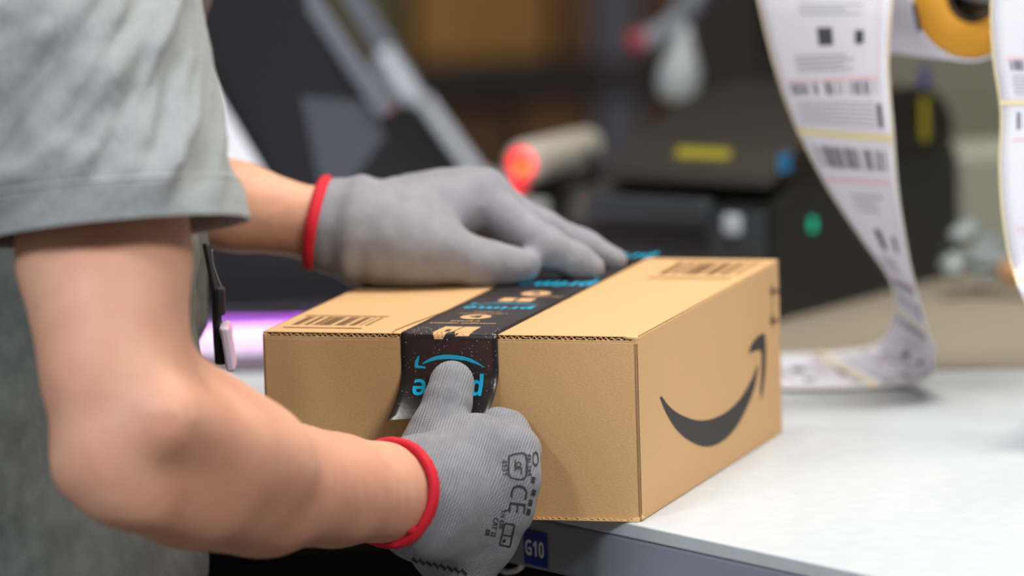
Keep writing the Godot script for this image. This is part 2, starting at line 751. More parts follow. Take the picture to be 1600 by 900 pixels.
func make_room() -> void:
	structure("floor", slab(Vector3(-3.2, FLOOR - 0.1, -4.7), Vector3(3.2, FLOOR, 5.2)), M.floor_concrete)
	structure("ceiling", slab(Vector3(-3.2, 2.3, -4.7), Vector3(3.2, 2.4, 5.2)), M.ceiling_paint)
	structure("wall_back", slab(Vector3(-3.2, FLOOR, -4.7), Vector3(3.2, 2.3, -4.6)), M.wall_paint)
	structure("wall_front", slab(Vector3(-3.2, FLOOR, 5.1), Vector3(3.2, 2.3, 5.2)), M.wall_grey)
	structure("wall_left", slab(Vector3(-3.3, FLOOR, -4.7), Vector3(-3.2, 2.3, 5.2)), M.wall_grey)
	structure("wall_right", slab(Vector3(3.2, FLOOR, -4.7), Vector3(3.3, 2.3, 5.2)), M.wall_paint)

# the bench: its front edge runs at an angle under the parcel
func make_bench() -> void:
	var c0 := on_height(1003, 821, 0)
	var c1 := on_height(1350, 896, 0)
	var e := (c1 - c0).normalized()
	bench = Transform3D(Basis(e, Vector3.UP, e.cross(Vector3.UP)), c0)   # x along the edge, z out of the front
	var w := 3.0
	var deep := 0.84
	var mid := bench * Vector3(-0.55, 0, -deep * 0.5)
	var t := thing("packing_bench", "white packing bench with a grey-blue front edge under the parcel", "bench", Vector3(mid.x, FLOOR, mid.z))
	var fr := Transform3D(bench.basis, Vector3(mid.x, -0.0205, mid.z))
	var b := Transform3D(bench.basis, Vector3(mid.x, -0.0045, mid.z))
	place("benchtop", rounded_box(Vector3(w, 0.009, deep), 0.0015), M.bench_white, t, b)
	place("edge_board", rounded_box(Vector3(w, 0.03, deep - 0.001), 0.002), M.bench_edge, t, Transform3D(bench.basis, Vector3(mid.x, -0.0242, mid.z)))
	for sx: float in [-1, 1]:
		for sz: float in [-1, 1]:
			var p := fr * Vector3(sx * (w * 0.5 - 0.12), 0, sz * (deep * 0.5 - 0.12))
			place("leg", rounded_box(Vector3(0.06, 0.88, 0.06), 0.006), M.steel, t, Transform3D(bench.basis, Vector3(p.x, -0.04 - 0.44, p.z)))
	var rp := fr * Vector3(0, 0, deep * 0.5 - 0.16)
	place("rail", rounded_box(Vector3(w - 0.3, 0.05, 0.03), 0.005), M.steel, t, Transform3D(bench.basis, Vector3(rp.x, -0.2, rp.z)))
	# blue position sticker on the front edge
	var n := bench.basis.z
	var face := c0 + n * 0.0002
	var p := on_plane(837, 857, face, n)
	var sf := Transform3D(bench.basis, p + n * 0.0003)
	var k := place("position_sticker", rounded_box(Vector3(0.0232, 0.0202, 0.0006), 0.0003, 2), M.sticker_blue, t, sf)
	k.set_meta("label", "blue sticker reading G10")
	var tris := text_tris("G10", 0.0188, Vector2.ZERO)
	var scaled := moved(tris, 0, Vector2.ZERO, Vector2(1, 1.15))
	place("lettering", print_mesh(scaled, func(q: Vector2) -> Vector3: return sf * Vector3(q.x, q.y, 0.0005)), M.white_print, k)

	# loop of white cable under the front edge
	var h := []
	for q: Vector2 in [Vector2(768, 868), Vector2(774, 882), Vector2(788, 893), Vector2(804, 892), Vector2(815, 885), Vector2(816, 872)]:
		h.append(on_plane(q.x, q.y, c0 - n * 0.012, n))
	tag(place("cable_loop", tube(h, 0.0016, -1, 24, 8), M.white_plastic), "loop of thin white cable hanging under the bench front edge", "cable")

	# darker grey-brown patch of bench top under the printer
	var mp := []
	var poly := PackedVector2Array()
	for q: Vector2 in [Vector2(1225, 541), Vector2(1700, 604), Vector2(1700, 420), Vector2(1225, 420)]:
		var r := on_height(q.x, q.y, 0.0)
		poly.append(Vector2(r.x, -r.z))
	tag(place("bench_patch", prism(PackedVector2Array([Vector2(-0.06, 0.56), Vector2(0.5, 0.49), Vector2(0.62, 0.74), Vector2(0.44, 1.12), Vector2(0.02, 1.16)]), 0.002), M.patch_grey, null, Transform3D(Basis(Vector3.RIGHT, -PI / 2), Vector3(0, 0.0, 0))), "thin darker grey-brown patch on the bench under the printer", "mat")

# ------------------------------------------------------------------ the parcel

func bx(x: float, y: float, z: float) -> Vector3:
	return parcel * Vector3(x, y, z)

func flutes(from: Vector3, to: Vector3, up: Vector3, into: Vector3, wave: float, tall: float, seed_: int) -> ArrayMesh:
	# the cut edge of corrugated board: a waved sheet between two liners
	var n := int(from.distance_to(to) / wave * 8.0)
	var r := RandomNumberGenerator.new()
	r.seed = seed_
	var amp := 1.0
	var rings := []
	for s: float in [-1.0, 1.0]:
		var c := PackedVector3Array()
		rings.append(c)
	var front := PackedVector3Array()
	var back := PackedVector3Array()
	var phase := 0.0
	for i in n + 1:
		if i % 8 == 0:
			amp = r.randf_range(0.15, 1.0)
			phase += r.randf_range(-1.3, 1.3)
		var p := from.lerp(to, float(i) / n) + up * (sin(TAU * i / 8.0 + phase) * tall * 0.5 * amp)
		front.append(p - into * r.randf_range(-0.0003, 0.0003))
		back.append(p + into * 0.005)
	var th := up * 0.00022
	var a := PackedVector3Array()
	var rr := []
	for set_: PackedVector3Array in [front, back]:
		var hi := PackedVector3Array()
		for p in set_:
			hi.append(p + th)
		rr.append(hi)
	var lower := []
	for set_: PackedVector3Array in [back, front]:
		var lo := PackedVector3Array()
		for p in set_:
			lo.append(p - th)
		lower.append(lo)
	rr.append_array(lower)
	rr.append(rr[0])
	return loft(rr, false)

func make_parcel() -> void:
	var mid := bx(-BW * 0.5, 0, -BL * 0.5)
	var t := thing("cardboard_box", "brown cardboard parcel with a curved arrow print, sealed with dark tape", "box", mid)
	var th := 0.003
	var B := parcel.basis
	place("front_panel", rounded_box(Vector3(BW, BH - 0.003, th), 0.0013), M.cardboard, t, Transform3D(B, bx(-BW * 0.5, (BH - 0.003) * 0.5, -th * 0.5)))
	place("back_panel", rounded_box(Vector3(BW, BH - 0.001, th), 0.0013), M.cardboard, t, Transform3D(B, bx(-BW * 0.5, BH * 0.5, -BL + th * 0.5)))
	for s: float in [0.0, 1.0]:
		place("side_panel", rounded_box(Vector3(th, BH - 0.0006, BL), 0.0013), M.cardboard, t, Transform3D(B, bx(-BW * s + (s * 2.0 - 1.0) * th * 0.5, BH * 0.5 - 0.0003, -BL * 0.5)))
	place("bottom_panel", rounded_box(Vector3(BW - 0.001, th, BL - 0.001), 0.001), M.cardboard, t, Transform3D(B, bx(-BW * 0.5, th * 0.5 + 0.0002, -BL * 0.5)))
	# two top flaps that meet under the tape; the right one is a little proud
	var seam := -0.1097
	place("top_flap", rounded_box(Vector3(-seam - 0.0005, 0.0006, BL - 0.001), 0.0003), M.cardboard, t, Transform3D(B, bx(seam * 0.5, BH - 0.0003, -BL * 0.5)))
	place("top_flap", rounded_box(Vector3(BW + seam - 0.0005, 0.0006, BL - 0.001), 0.0003), M.cardboard, t, Transform3D(B, bx((seam - BW) * 0.5, BH - 0.0003, -BL * 0.5)))
	place("flap_core", rounded_box(Vector3(BW - 0.006, 0.0018, BL - 0.014), 0.0004), M.flute_dark, t, Transform3D(B, bx(-BW * 0.5, BH - 0.0018, -BL * 0.5)))
	place("fluted_edge", flutes(bx(-BW + 0.002, BH - 0.0017, -0.0004), bx(-0.003, BH - 0.0017, -0.0004), Vector3.UP, -B.z, 0.0034, 0.0021, 3), M.card_edge, t)
	place("liner", rounded_box(Vector3(BW - 0.002, 0.0007, 0.004), 0.0003), M.card_edge, t, Transform3D(B, bx(-BW * 0.5, BH - 0.0029, -0.0021)))
	place("fluted_edge", flutes(bx(-BW + 0.002, 0.0011, 0.0012), bx(-0.003, 0.0011, 0.0012), Vector3.UP, -B.z, 0.0036, 0.0013, 8), M.card_edge, t)
	place("base_flap", rounded_box(Vector3(BW - 0.003, 0.0006, 0.006), 0.0002), M.card_edge, t, Transform3D(B, bx(-BW * 0.5, 0.0005, -0.001)))
	# crushed corner fibres
	var fray := Flesh.new()
	fray.bone(bx(-0.0025, 0.001, -0.001), bx(-0.0005, 0.004, -0.0015), 0.0016, 0.0008, 0.001)
	fray.bone(bx(-0.0045, 0.0012, 0.0002), bx(0.0002, 0.002, -0.0022), 0.0012, 0.0011, 0.001)
	place("crushed_corner", fray.mesh(0.0004), M.card_edge, t)
	var fray2 := Flesh.new()
	fray2.bone(bx(-0.006, BH - 0.0006, -0.0006), bx(-0.0005, BH - 0.0012, -0.001), 0.0009, 0.0012, 0.001)
	fray2.bone(bx(-0.0008, BH - 0.001, -0.001), bx(-0.0006, BH - 0.004, -0.0008), 0.0012, 0.0007, 0.001)
	place("crushed_corner", fray2.mesh(0.0004), M.card_edge, t)

	# curved arrow on the right side, with its outline on the side's own plane
	var side_n := B.x
	var on_side := func(q: Vector2) -> Vector3: return on_plane(q.x, q.y, bx(0.0002, 0, 0), side_n)
	var smile := curve2d([Vector2(1031, 621), Vector2(1042, 647), Vector2(1058, 672), Vector2(1078, 689), Vector2(1103, 698), Vector2(1128, 690), Vector2(1150, 668), Vector2(1168, 635), Vector2(1180, 602), Vector2(1185, 569)], 6)
	smile.append_array(curve2d([Vector2(1183, 572), Vector2(1172, 598), Vector2(1156, 624), Vector2(1136, 643), Vector2(1114, 654), Vector2(1092, 657), Vector2(1068, 650), Vector2(1048, 637), Vector2(1034, 619)], 6))
	var tip := curve2d([Vector2(1170, 553), Vector2(1174, 539), Vector2(1183, 527), Vector2(1192, 521), Vector2(1196, 524)], 5)
	tip.append_array(curve2d([Vector2(1197, 545), Vector2(1196, 580), Vector2(1192, 612), Vector2(1189, 626)], 5))
	tip.append_array(curve2d([Vector2(1188, 610), Vector2(1190, 580), Vector2(1190, 552), Vector2(1186, 547), Vector2(1178, 549)], 5))
	var marks := poly_tris(smile)
	marks.append_array(poly_tris(tip))
	place("arrow_print", print_mesh(marks, on_side), M.ink, t).set_meta("label", "dark grey smile-shaped arrow print")
	var small := PackedVector2Array()
	for y: float in [452.0, 498.0]:
		small.append_array(rect_tris(1203, y, 1217, y + 6))
		small.append_array(rect_tris(1205, y - 6, 1209, y + 12))
	for i in 4:
		small.append_array(rect_tris(1206, 468 + i * 7, 1208, 472 + i * 7))
	place("handling_print", print_mesh(small, on_side), M.ink_soft, t)

	# barcodes on the top
	var bars := PackedVector2Array()
	var r := RandomNumberGenerator.new()
	r.seed = 17
	var x := 0.0
	while x < 1.0:
		var w := r.randf_range(0.004, 0.018)
		bars.append_array(rect_tris(x, 0, minf(x + w, 1), 1))
		x += w + r.randf_range(0.005, 0.014) + (0.05 if r.randf() < 0.12 else 0.0)
	bars.append_array(rect_tris(-0.07, 1.1, 1.04, 1.16))
	bars.append_array(rect_tris(-0.03, -0.36, 1.0, -0.28))
	var topz := BH + 0.00025
	var q0 := parcel.affine_inverse() * on_height(455, 507, topz)
	var q1 := parcel.affine_inverse() * on_height(577, 507, topz)
	var q2 := parcel.affine_inverse() * on_height(486, 494.5, topz)
	var map0 := func(q: Vector2) -> Vector3: return parcel * Vector3(lerpf(q0.x, q1.x, q.x), topz, lerpf(q0.z, q2.z, q.y))
	place("barcode_print", print_mesh(bars, map0), M.ink_soft, t)
	var e0 := parcel.affine_inverse() * on_height(1027, 428, topz)
	var e1 := parcel.affine_inverse() * on_height(1155, 428, topz)
	var e2 := parcel.affine_inverse() * on_height(1050, 411, topz)
	var map1 := func(q: Vector2) -> Vector3: return parcel * Vector3(lerpf(e0.x, e1.x, q.x), topz, lerpf(e0.z, e2.z, q.y))
	place("barcode_print", print_mesh(bars, map1), M.ink_soft, t)
	var line := PackedVector2Array()
	var pts := [Vector2(610, 522), Vector2(618, 515), Vector2(640, 506), Vector2(700, 484)]
	for i in pts.size() - 1:
		var a: Vector2 = pts[i]
		var b: Vector2 = pts[i + 1]
		line.append_array([a, b, b + Vector2(0, 1.3), a, b + Vector2(0, 1.3), a + Vector2(0, 1.3)])
	place("cut_line", print_mesh(line, func(q: Vector2) -> Vector3: return on_height(q.x, q.y, topz)), M.ink_soft, t)
	var specks := PackedVector2Array()
	for q: Vector2 in [Vector2(1012, 497), Vector2(1001, 519), Vector2(690, 660), Vector2(880, 560), Vector2(486, 534)]:
		specks.append_array(rect_tris(q.x - 4, q.y, q.x + 4, q.y + 1.2))
	make_tape(t)

func curve2d(p: Array, n: int) -> PackedVector2Array:
	var out := PackedVector2Array()
	for i in p.size() - 1:
		var a: Vector2 = p[maxi(i - 1, 0)]
		var b: Vector2 = p[i]
		var c: Vector2 = p[i + 1]
		var d: Vector2 = p[mini(i + 2, p.size() - 1)]
		for j in n:
			out.append(b.cubic_interpolate(c, a, d, float(j) / n))
	out.append(p[-1])
	return out

const TAPE_W := 0.0572
const TAPE_X := -0.1095
const TAPE_END := 0.0478
func tape_point(u: float, s: float, off: float) -> Vector3:
	# u across from the middle, s along: negative on top, 0 at the front edge, then down the front
	var rad := 0.0022
	var arc := rad * PI * 0.5
	var p: Vector3
	var nrm: Vector3
	if s < 0:
		p = Vector3(u, BH + 0.0004, s - rad)
		nrm = Vector3.UP
	elif s < arc:
		var a := s / rad
		p = Vector3(u, BH - rad + 0.0004 + sin(PI * 0.5 - a) * rad, -rad + sin(a) * rad + 0.0003)
		nrm = Vector3(0, cos(a), sin(a))
	else:
		var d := s - arc
		var curl := maxf(d - 0.017, 0.0)
		var side := absf(u) / (TAPE_W * 0.5)
		var lift := curl * curl * (13.0 + 16.0 * side * side)
		var flare := curl * curl * 3.4
		p = Vector3(u * (1.0 + 0.0) + (-flare if u < 0 else -flare * 1.2) * side, BH - rad + 0.0004 - d, 0.0006 + lift)
		nrm = Vector3(0, 0.25 * curl / 0.02, 1).normalized()
	return parcel * (p + Vector3(TAPE_X, 0, 0) + nrm * off)

func make_tape(box: Node3D) -> void:
	var rings := []
	var ss: Array[float] = []
	for i in 12:
		ss.append(-0.311 * (1.0 - i / 12.0))
	for i in 9:
		ss.append(0.0035 * i / 8.0)
	for i in 22:
		ss.append(0.0035 + (TAPE_END - 0.0035) * (i + 1) / 22.0)
	for s in ss:
		var c := PackedVector3Array()
		for j in 15:
			c.append(tape_point((j / 14.0 - 0.5) * TAPE_W, s, 0))
		for j in 15:
			c.append(tape_point((0.5 - j / 14.0) * TAPE_W, s, -0.0002))
		rings.append(c)
	var tape := place("packing_tape", loft(rings, true), M.tape, box)
	tape.set_meta("label", "dark glossy packing tape printed in cyan and tan")
	# the print reads from the far side of the parcel: turned half round for the camera
	var where := func(px: float, py: float) -> Vector2:
		var p := parcel.affine_inverse() * on_height(px, py, BH)
		return Vector2(-(p.x - TAPE_X), p.z)
	var lay := func(q: Vector2) -> Vector3: return tape_point(-q.x, q.y, 0.00025)
	var cyan := PackedVector2Array()
	var tan_ := PackedVector2Array()
	var word := text_tris("prime", 0.041, Vector2.ZERO)
	var arc := curve2d([Vector2(-0.021, -0.0115), Vector2(-0.012, -0.0165), Vector2(0, -0.0182), Vector2(0.009, -0.0168), Vector2(0.0155, -0.0132)], 5)
	arc.append_array(curve2d([Vector2(0.0155, -0.0125), Vector2(0.009, -0.0148), Vector2(0, -0.0158), Vector2(-0.012, -0.0146), Vector2(-0.021, -0.0112)], 5))
	var hook := PackedVector2Array([Vector2(0.0135, -0.0102), Vector2(0.0195, -0.0103), Vector2(0.0203, -0.0112), Vector2(0.0198, -0.0142), Vector2(0.0180, -0.0172), Vector2(0.0172, -0.0170), Vector2(0.0182, -0.0142), Vector2(0.0182, -0.0118), Vector2(0.0140, -0.0113)])
	var logo := word.duplicate()
	logo.append_array(poly_tris(arc))
	logo.append_array(poly_tris(hook))
	var centre: Vector2 = Vector2(0.0005, 0.0315)
	cyan.append_array(moved(logo, 0, centre))
	var w1: Vector2 = where.call(777, 483)
	cyan.append_array(moved(logo, 0, w1, Vector2(1, 1)))
	var w2: Vector2 = where.call(868, 445)
	cyan.append_array(moved(word, 0, w2, Vector2(1.08, 1.9)))
	cyan.append_array(moved(poly_tris(arc), 0, w2 + Vector2(0, -0.004), Vector2(1.08, 1.4)))
	cyan.append_array(moved(word, 0, where.call(965, 401), Vector2(1.08, 1.9)))
	# box picture, straddling the edge
	var b0: Vector2 = where.call(716, 516)
	b0 = Vector2(b0.x, 0.0)
	tan_.append_array(poly_tris(PackedVector2Array([b0 + Vector2(-0.0105, -0.022), b0 + Vector2(-0.001, -0.022), b0 + Vector2(-0.0005, -0.002), b0 + Vector2(-0.0112, -0.0015)])))
	tan_.append_array(poly_tris(PackedVector2Array([b0 + Vector2(0.0, -0.022), b0 + Vector2(0.0105, -0.022), b0 + Vector2(0.0112, -0.0015), b0 + Vector2(0.0005, -0.002)])))
	tan_.append_array(poly_tris(PackedVector2Array([b0 + Vector2(-0.0125, -0.0008), b0 + Vector2(-0.0015, -0.001), b0 + Vector2(-0.003, 0.0028), b0 + Vector2(-0.0105, 0.0028)])))
	tan_.append_array(poly_tris(PackedVector2Array([b0 + Vector2(0.0015, -0.001), b0 + Vector2(0.0115, -0.0008), b0 + Vector2(0.0095, 0.0045), b0 + Vector2(0.0045, 0.0045)])))
	var line := text_tris("entregas rápidas", 0.039, Vector2.ZERO)
	tan_.append_array(moved(line, 0, where.call(721, 507.5), Vector2(1, 1.0)))
	tan_.append_array(moved(text_tris("y gratis", 0.0175, Vector2.ZERO), 0, where.call(725, 504.0)))
	var cp: Vector2 = where.call(742, 497.5)
	tan_.append_array(ring_tris(cp, 0.009, 0.009, 0.0))
	tan_.append_array(moved(text_tris("vídeo, películas", 0.029, Vector2.ZERO, false), 0, where.call(754, 492.5)))
	tan_.append_array(moved(text_tris("y series", 0.016, Vector2.ZERO, false), 0, where.call(760, 489.8)))
	var rp: Vector2 = where.call(806, 471)
	tan_.append_array(rect_tris(rp.x - 0.010, rp.y - 0.007, rp.x + 0.010, rp.y + 0.007))
	var cq: Vector2 = where.call(836, 461)
	tan_.append_array(ring_tris(cq, 0.0088, 0.0088))
	tan_.append_array(moved(text_tris("música", 0.02, Vector2.ZERO, false), 0, where.call(850, 466)))
	place("cyan_print", print_mesh(cyan, lay, 0.003), M.tape_cyan, tape)
	place("tan_print", print_mesh(tan_, lay, 0.003), M.tape_tan, tape)
	var lay2 := func(q: Vector2) -> Vector3: return tape_point(-q.x, q.y, 0.0005)
	var tri := PackedVector2Array([cp + Vector2(-0.003, 0.0045), cp + Vector2(0.0045, 0.0), cp + Vector2(-0.003, -0.0045)])
	place("play_icon", print_mesh(tri, lay2, 0.003), M.tape, tape)
	place("note_icon", print_mesh(ring_tris(cq, 0.0028, 0.0028), lay2, 0.003), M.tape, tape)
	place("frame_icon", print_mesh(rect_tris(rp.x - 0.0008, rp.y - 0.007, rp.x + 0.0008, rp.y + 0.007), lay2, 0.003), M.tape, tape)
	place("box_icon", print_mesh(rect_tris(b0.x + 0.003, -0.010, b0.x + 0.0055, -0.0035), lay2, 0.003), M.tape, tape)
	# trapped air bubbles
	var r := RandomNumberGenerator.new()
	r.seed = 77
	var bub := SurfaceTool.new()
	bub.begin(Mesh.PRIMITIVE_TRIANGLES)
	var ball := SphereMesh.new()
	ball.radius = 0.00032
	ball.height = 0.00064
	ball.radial_segments = 8
	ball.rings = 4
	for i in 170:
		var p := tape_point(r.randf_range(-0.5, 0.5) * TAPE_W * 0.96, r.randf_range(-0.02, TAPE_END - 0.001), 0.0)
		bub.append_from(ball, 0, Transform3D(Basis().scaled(Vector3.ONE * r.randf_range(0.5, 1.2)), p))
	var bb := place("air_bubbles", bub.commit(), M.bubble, tape)
	bb.set_meta("kind", "stuff")

# ------------------------------------------------------------------ the worker

func make_person() -> void:
	var foot := at(80, 450, 4.16)
	var t := thing("person", "person in a grey t-shirt and grey gloves with red cuffs, pressing tape onto the parcel", "person", Vector3(foot.x, FLOOR, foot.z))
	var ground := func(px: float, y: float, d: float) -> Vector3:
		var p := at(px, 450, d)
		return Vector3(p.x, y, p.z)

	# skin: arms, trunk, neck and head in one surface
	var body := Flesh.new()
	chain(body, [Vector4(110, -170, 3.95, 140), Vector4(150, 150, 3.9, 132), Vector4(162, 400, 3.85, 136), Vector4(180, 580, 3.83, 116)], 0.006)
	chain(body, [Vector4(180, 580, 3.83, 115), Vector4(192, 690, 3.83, 108)], 0.006)
	chain(body, [Vector4(138, 735, 3.83, 44), Vector4(168, 760, 3.83, 44)], 0.02)
	chain(body, [Vector4(192, 690, 3.83, 108), Vector4(300, 725, 3.87, 124), Vector4(400, 752, 3.93, 108), Vector4(520, 766, 3.99, 88), Vector4(600, 769, 4.02, 76), Vector4(640, 770, 4.04, 60)], 0.006)
	chain(body, [Vector4(262, 650, 3.80, 58), Vector4(430, 722, 3.895, 60)], 0.02)
	chain(body, [Vector4(230, 768, 3.83, 60), Vector4(420, 800, 3.935, 54)], 0.02)
	chain(body, [Vector4(296, 590, 3.86, 26), Vector4(380, 682, 3.9, 40)], 0.03)
	var ls := Vector4(150, -150, 4.32, 140)
	chain(body, [ls, Vector4(140, 180, 4.36, 110)], 0.03)
	chain(body, [Vector4(140, 200, 4.36, 88), Vector4(250, 300, 4.34, 78), Vector4(370, 323, 4.325, 68), Vector4(500, 352, 4.31, 54), Vector4(530, 354, 4.308, 44)], 0.008)
	# trunk
	chain(body, [Vector4(110, -170, 3.95, 150), Vector4(130, -160, 4.28, 150)], 0.05)
	chain(body, [Vector4(72, -20, 4.18, 150), Vector4(72, 500, 4.18, 140)], 0.05)
	chain(body, [Vector4(115, -200, 4.13, 150), Vector4(140, -480, 4.13, 135)], 0.04)
	chain(body, [Vector4(140, -600, 4.13, 190), Vector4(190, -520, 4.13, 130)], 0.03)
	chain(body, [Vector4(120, -740, 4.13, 255), Vector4(190, -700, 4.13, 210)], 0.03)
	chain(body, [Vector4(372, -680, 4.13, 20), Vector4(414, -620, 4.13, 34)], 0.02)
	for d: float in [4.04, 4.22]:
		chain(body, [Vector4(140, -690, d, 30), Vector4(150, -620, d, 24)], 0.015)
	place("body", body.mesh(0.0055), M.skin, t)
	var hair := Flesh.new()
	chain(hair, [Vector4(100, -770, 4.13, 275), Vector4(160, -800, 4.13, 235)], 0.03)
	chain(hair, [Vector4(40, -650, 4.13, 215), Vector4(60, -720, 4.13, 235)], 0.03)
	place("hair", hair.mesh(0.009), M.hair, t)

	# trunk of the shirt
	var fold := FastNoiseLite.new()
	fold.seed = 4
	fold.frequency = 9.0
	fold.fractal_octaves = 3
	var shirt := Flesh.new()
	for d: float in [4.1, 4.19, 4.27]:
		chain(shirt, [Vector4(75, -150, d, 205), Vector4(80, 180, d, 206), Vector4(82, 440, d, 216), Vector4(74, 660, d, 222), Vector4(76, 1010, d, 238)], 0.02)
	chain(shirt, [Vector4(100, -175, 3.96, 190), Vector4(115, -165, 4.3, 190)], 0.06)
	chain(shirt, [Vector4(150, -150, 4.32, 180), Vector4(145, 30, 4.36, 150)], 0.05)
	shirt.cuts.append([ground.call(0, -0.19, 4.1), Vector3.DOWN])
	shirt.wrinkle = func(p: Vector3) -> float: return fold.get_noise_3d(p.x * 1.6 + p.y * 0.9, p.y * 0.8 - p.x * 0.7, p.z) * 0.013
	place("shirt", shirt.mesh(0.0085), M.shaded_cloth, t)
	# sleeve: a wide tube of cloth, open at the hem, so that its inside shows
	place("sleeve", sleeve(0.0), M.shirt, t)
	place("sleeve_hem", sleeve(1.0), M.shirt, t)
	# trousers and shoes
	var legs := Flesh.new()
	for d: float in [4.08, 4.27]:
		var h: Vector3 = ground.call(85, -0.17, d)
		var k: Vector3 = ground.call(100, -0.5, d)
		var f: Vector3 = ground.call(70, FLOOR + 0.06, d)
		legs.bone(h, k, 0.088, 0.07, 0.05)
		legs.bone(k, f, 0.07, 0.055, 0.03)
	place("trousers", legs.mesh(0.011), M.trousers, t)
	for d: float in [4.08, 4.27]:
		var sh := Flesh.new()
		var a: Vector3 = ground.call(50, FLOOR + 0.045, d)
		sh.bone(a, a + Vector3(0.17, -0.008, -0.02), 0.045, 0.036, 0.02)
		sh.cuts.append([Vector3(0, FLOOR + 0.001, 0), Vector3.DOWN])
		place("shoe", sh.mesh(0.007), M.shoe, t)

	right_glove(t)
	left_glove(t)

	# strap and badge at the belt, seen edge on
	var l := thing("badge_holder", "clear lilac badge holder on a black strap at the person's waist", "badge", at(345, 480, 4.16))
	place("strap", tube([at(322, 380, 4.16), at(331, 425, 4.16), at(338, 470, 4.16), at(340, 520, 4.16), at(344, 570, 4.16)], 0.0024, 0.003, 20, 10), M.strap, l)
	place("clip", rounded_box(Vector3(0.005, 0.016, 0.01), 0.0015), M.strap, l, Transform3D(Basis(), at(345, 470, 4.15)))
	place("wire", tube([at(331, 390, 4.15), at(333, 412, 4.15), at(341, 436, 4.15), at(347, 452, 4.15), at(347, 468, 4.15)], 0.0005, -1, 20, 6), M.steel, l)
	place("card", rounded_box(Vector3(0.0052, 0.026, 0.03), 0.002), M.badge_plastic, l, Transform3D(Basis(Vector3(0, 0, 1), 0.12), at(357, 541, 4.145)))
	place("card_cap", rounded_box(Vector3(0.006, 0.009, 0.026), 0.002), M.badge_plastic, l, Transform3D(Basis(Vector3(0, 0, 1), 0.2), at(353, 517, 4.145)))

func sleeve(hem: float) -> ArrayMesh:
	var nz := FastNoiseLite.new()
	nz.seed = 12
	nz.frequency = 1.0
	nz.fractal_octaves = 2
	# y, left x, right x, distance, half depth
	var rows := [
		[-300.0, -40.0, 250.0, 3.97, 0.06], [-170.0, -120.0, 296.0, 3.93, 0.082], [0.0, -118.0, 323.0, 3.9, 0.082], [70.0, -112.0, 330.0, 3.885, 0.08], [140.0, -100.0, 339.0, 3.872, 0.077],
		[210.0, -84.0, 350.0, 3.86, 0.071], [280.0, -58.0, 367.0, 3.85, 0.069], [325.0, -40.0, 380.0, 3.845, 0.067], [356.0, -30.0, 389.0, 3.843, 0.066]]
	var around := 120
	var outer := []
	var inner := []
	var steps := 110
	for i in steps + 1:
		var f := float(i) / steps
		var y := lerpf(-300.0, 356.0, f)
		if hem > 0.0:
			y = lerpf(291.0, 357.5, f)
		var k := 0
		while k < rows.size() - 2 and rows[k + 1][0] < y:
			k += 1
		var w: float = (y - rows[k][0]) / (rows[k + 1][0] - rows[k][0])
		w = clampf(w, 0, 1)
		var xl := lerpf(rows[k][1], rows[k + 1][1], w)
		var xr := lerpf(rows[k][2], rows[k + 1][2], w)
		var d := lerpf(rows[k][3], rows[k + 1][3], w)
		var rz := lerpf(rows[k][4], rows[k + 1][4], w)
		var sag := smoothstep(-200.0, 356.0, y)
		var co := PackedVector3Array()
		var ci := PackedVector3Array()
		for j in around:
			var a := TAU * j / around
			var c := cos(a)
			var s := sin(a)
			var px := (xl + xr) * 0.5 + (xr - xl) * 0.5 * c
			var py := y + sag * (4.0 - 19.0 * c + 18.5 * s)
			# folds: long soft ridges that run down towards the left, stronger near the armpit
			var q := Vector2(px + s * 120.0, py)
			var along := q.dot(Vector2(-0.5, 0.86))
			var across := q.dot(Vector2(0.86, 0.5))
			var amp := (0.0135 * smoothstep(356.0, 265.0, y) + 0.0012) * (1.0 - 0.65 * smoothstep(0.55, 1.0, c))
			var bump := nz.get_noise_3d(across * 0.011, along * 0.0026, s * 0.8) * amp
			bump += nz.get_noise_3d(px * 0.008 + 40.0, py * 0.009, s * 0.9) * amp * 0.22
			bump += nz.get_noise_3d(px * 0.025 + 90.0, py * 0.012, s * 1.5) * 0.0005
			if hem > 0.0:
				bump += 0.0012 * smoothstep(0.0, 0.07, f)
				bump += -0.0006 * exp(-pow((f - 0.14) / 0.03, 2.0))
			var centre := at((xl + xr) * 0.5, py, d)
			var p := at(px, py, d + rz * s)
			var out := (p - centre).normalized()
			co.append(p + out * bump)
			ci.append(p + out * (bump - 0.0014 - (0.0008 if hem > 0.0 else 0.0)))
		outer.append(co)
		inner.append(ci)
	inner.reverse()
	outer.append_array(inner)
	outer.append(outer[0])
	return loft(outer, true)

func cuff_ring(fl: Flesh, centre: Vector3, axis: Vector3, near: float, thick: float) -> ArrayMesh:
	# a rolled cord that follows the glove's own outline at the wrist
	var u := axis.cross(Vector3.UP).normalized()
	var v := axis.cross(u).normalized()
	var rings := []
	var n := 72
	for i in n + 1:
		var a := TAU * i / n
		var dir := u * cos(a) + v * sin(a)
		var p := fl.hit(centre + dir * near, -dir, 0.0)
		var c := PackedVector3Array()
		for j in 12:
			var b := TAU * j / 12
			c.append(p + (dir * cos(b) + axis * sin(b) * 1.25) * thick * (1.0 + 0.06 * sin(a * 40.0)))
		rings.append(c)
	return loft(rings, true)

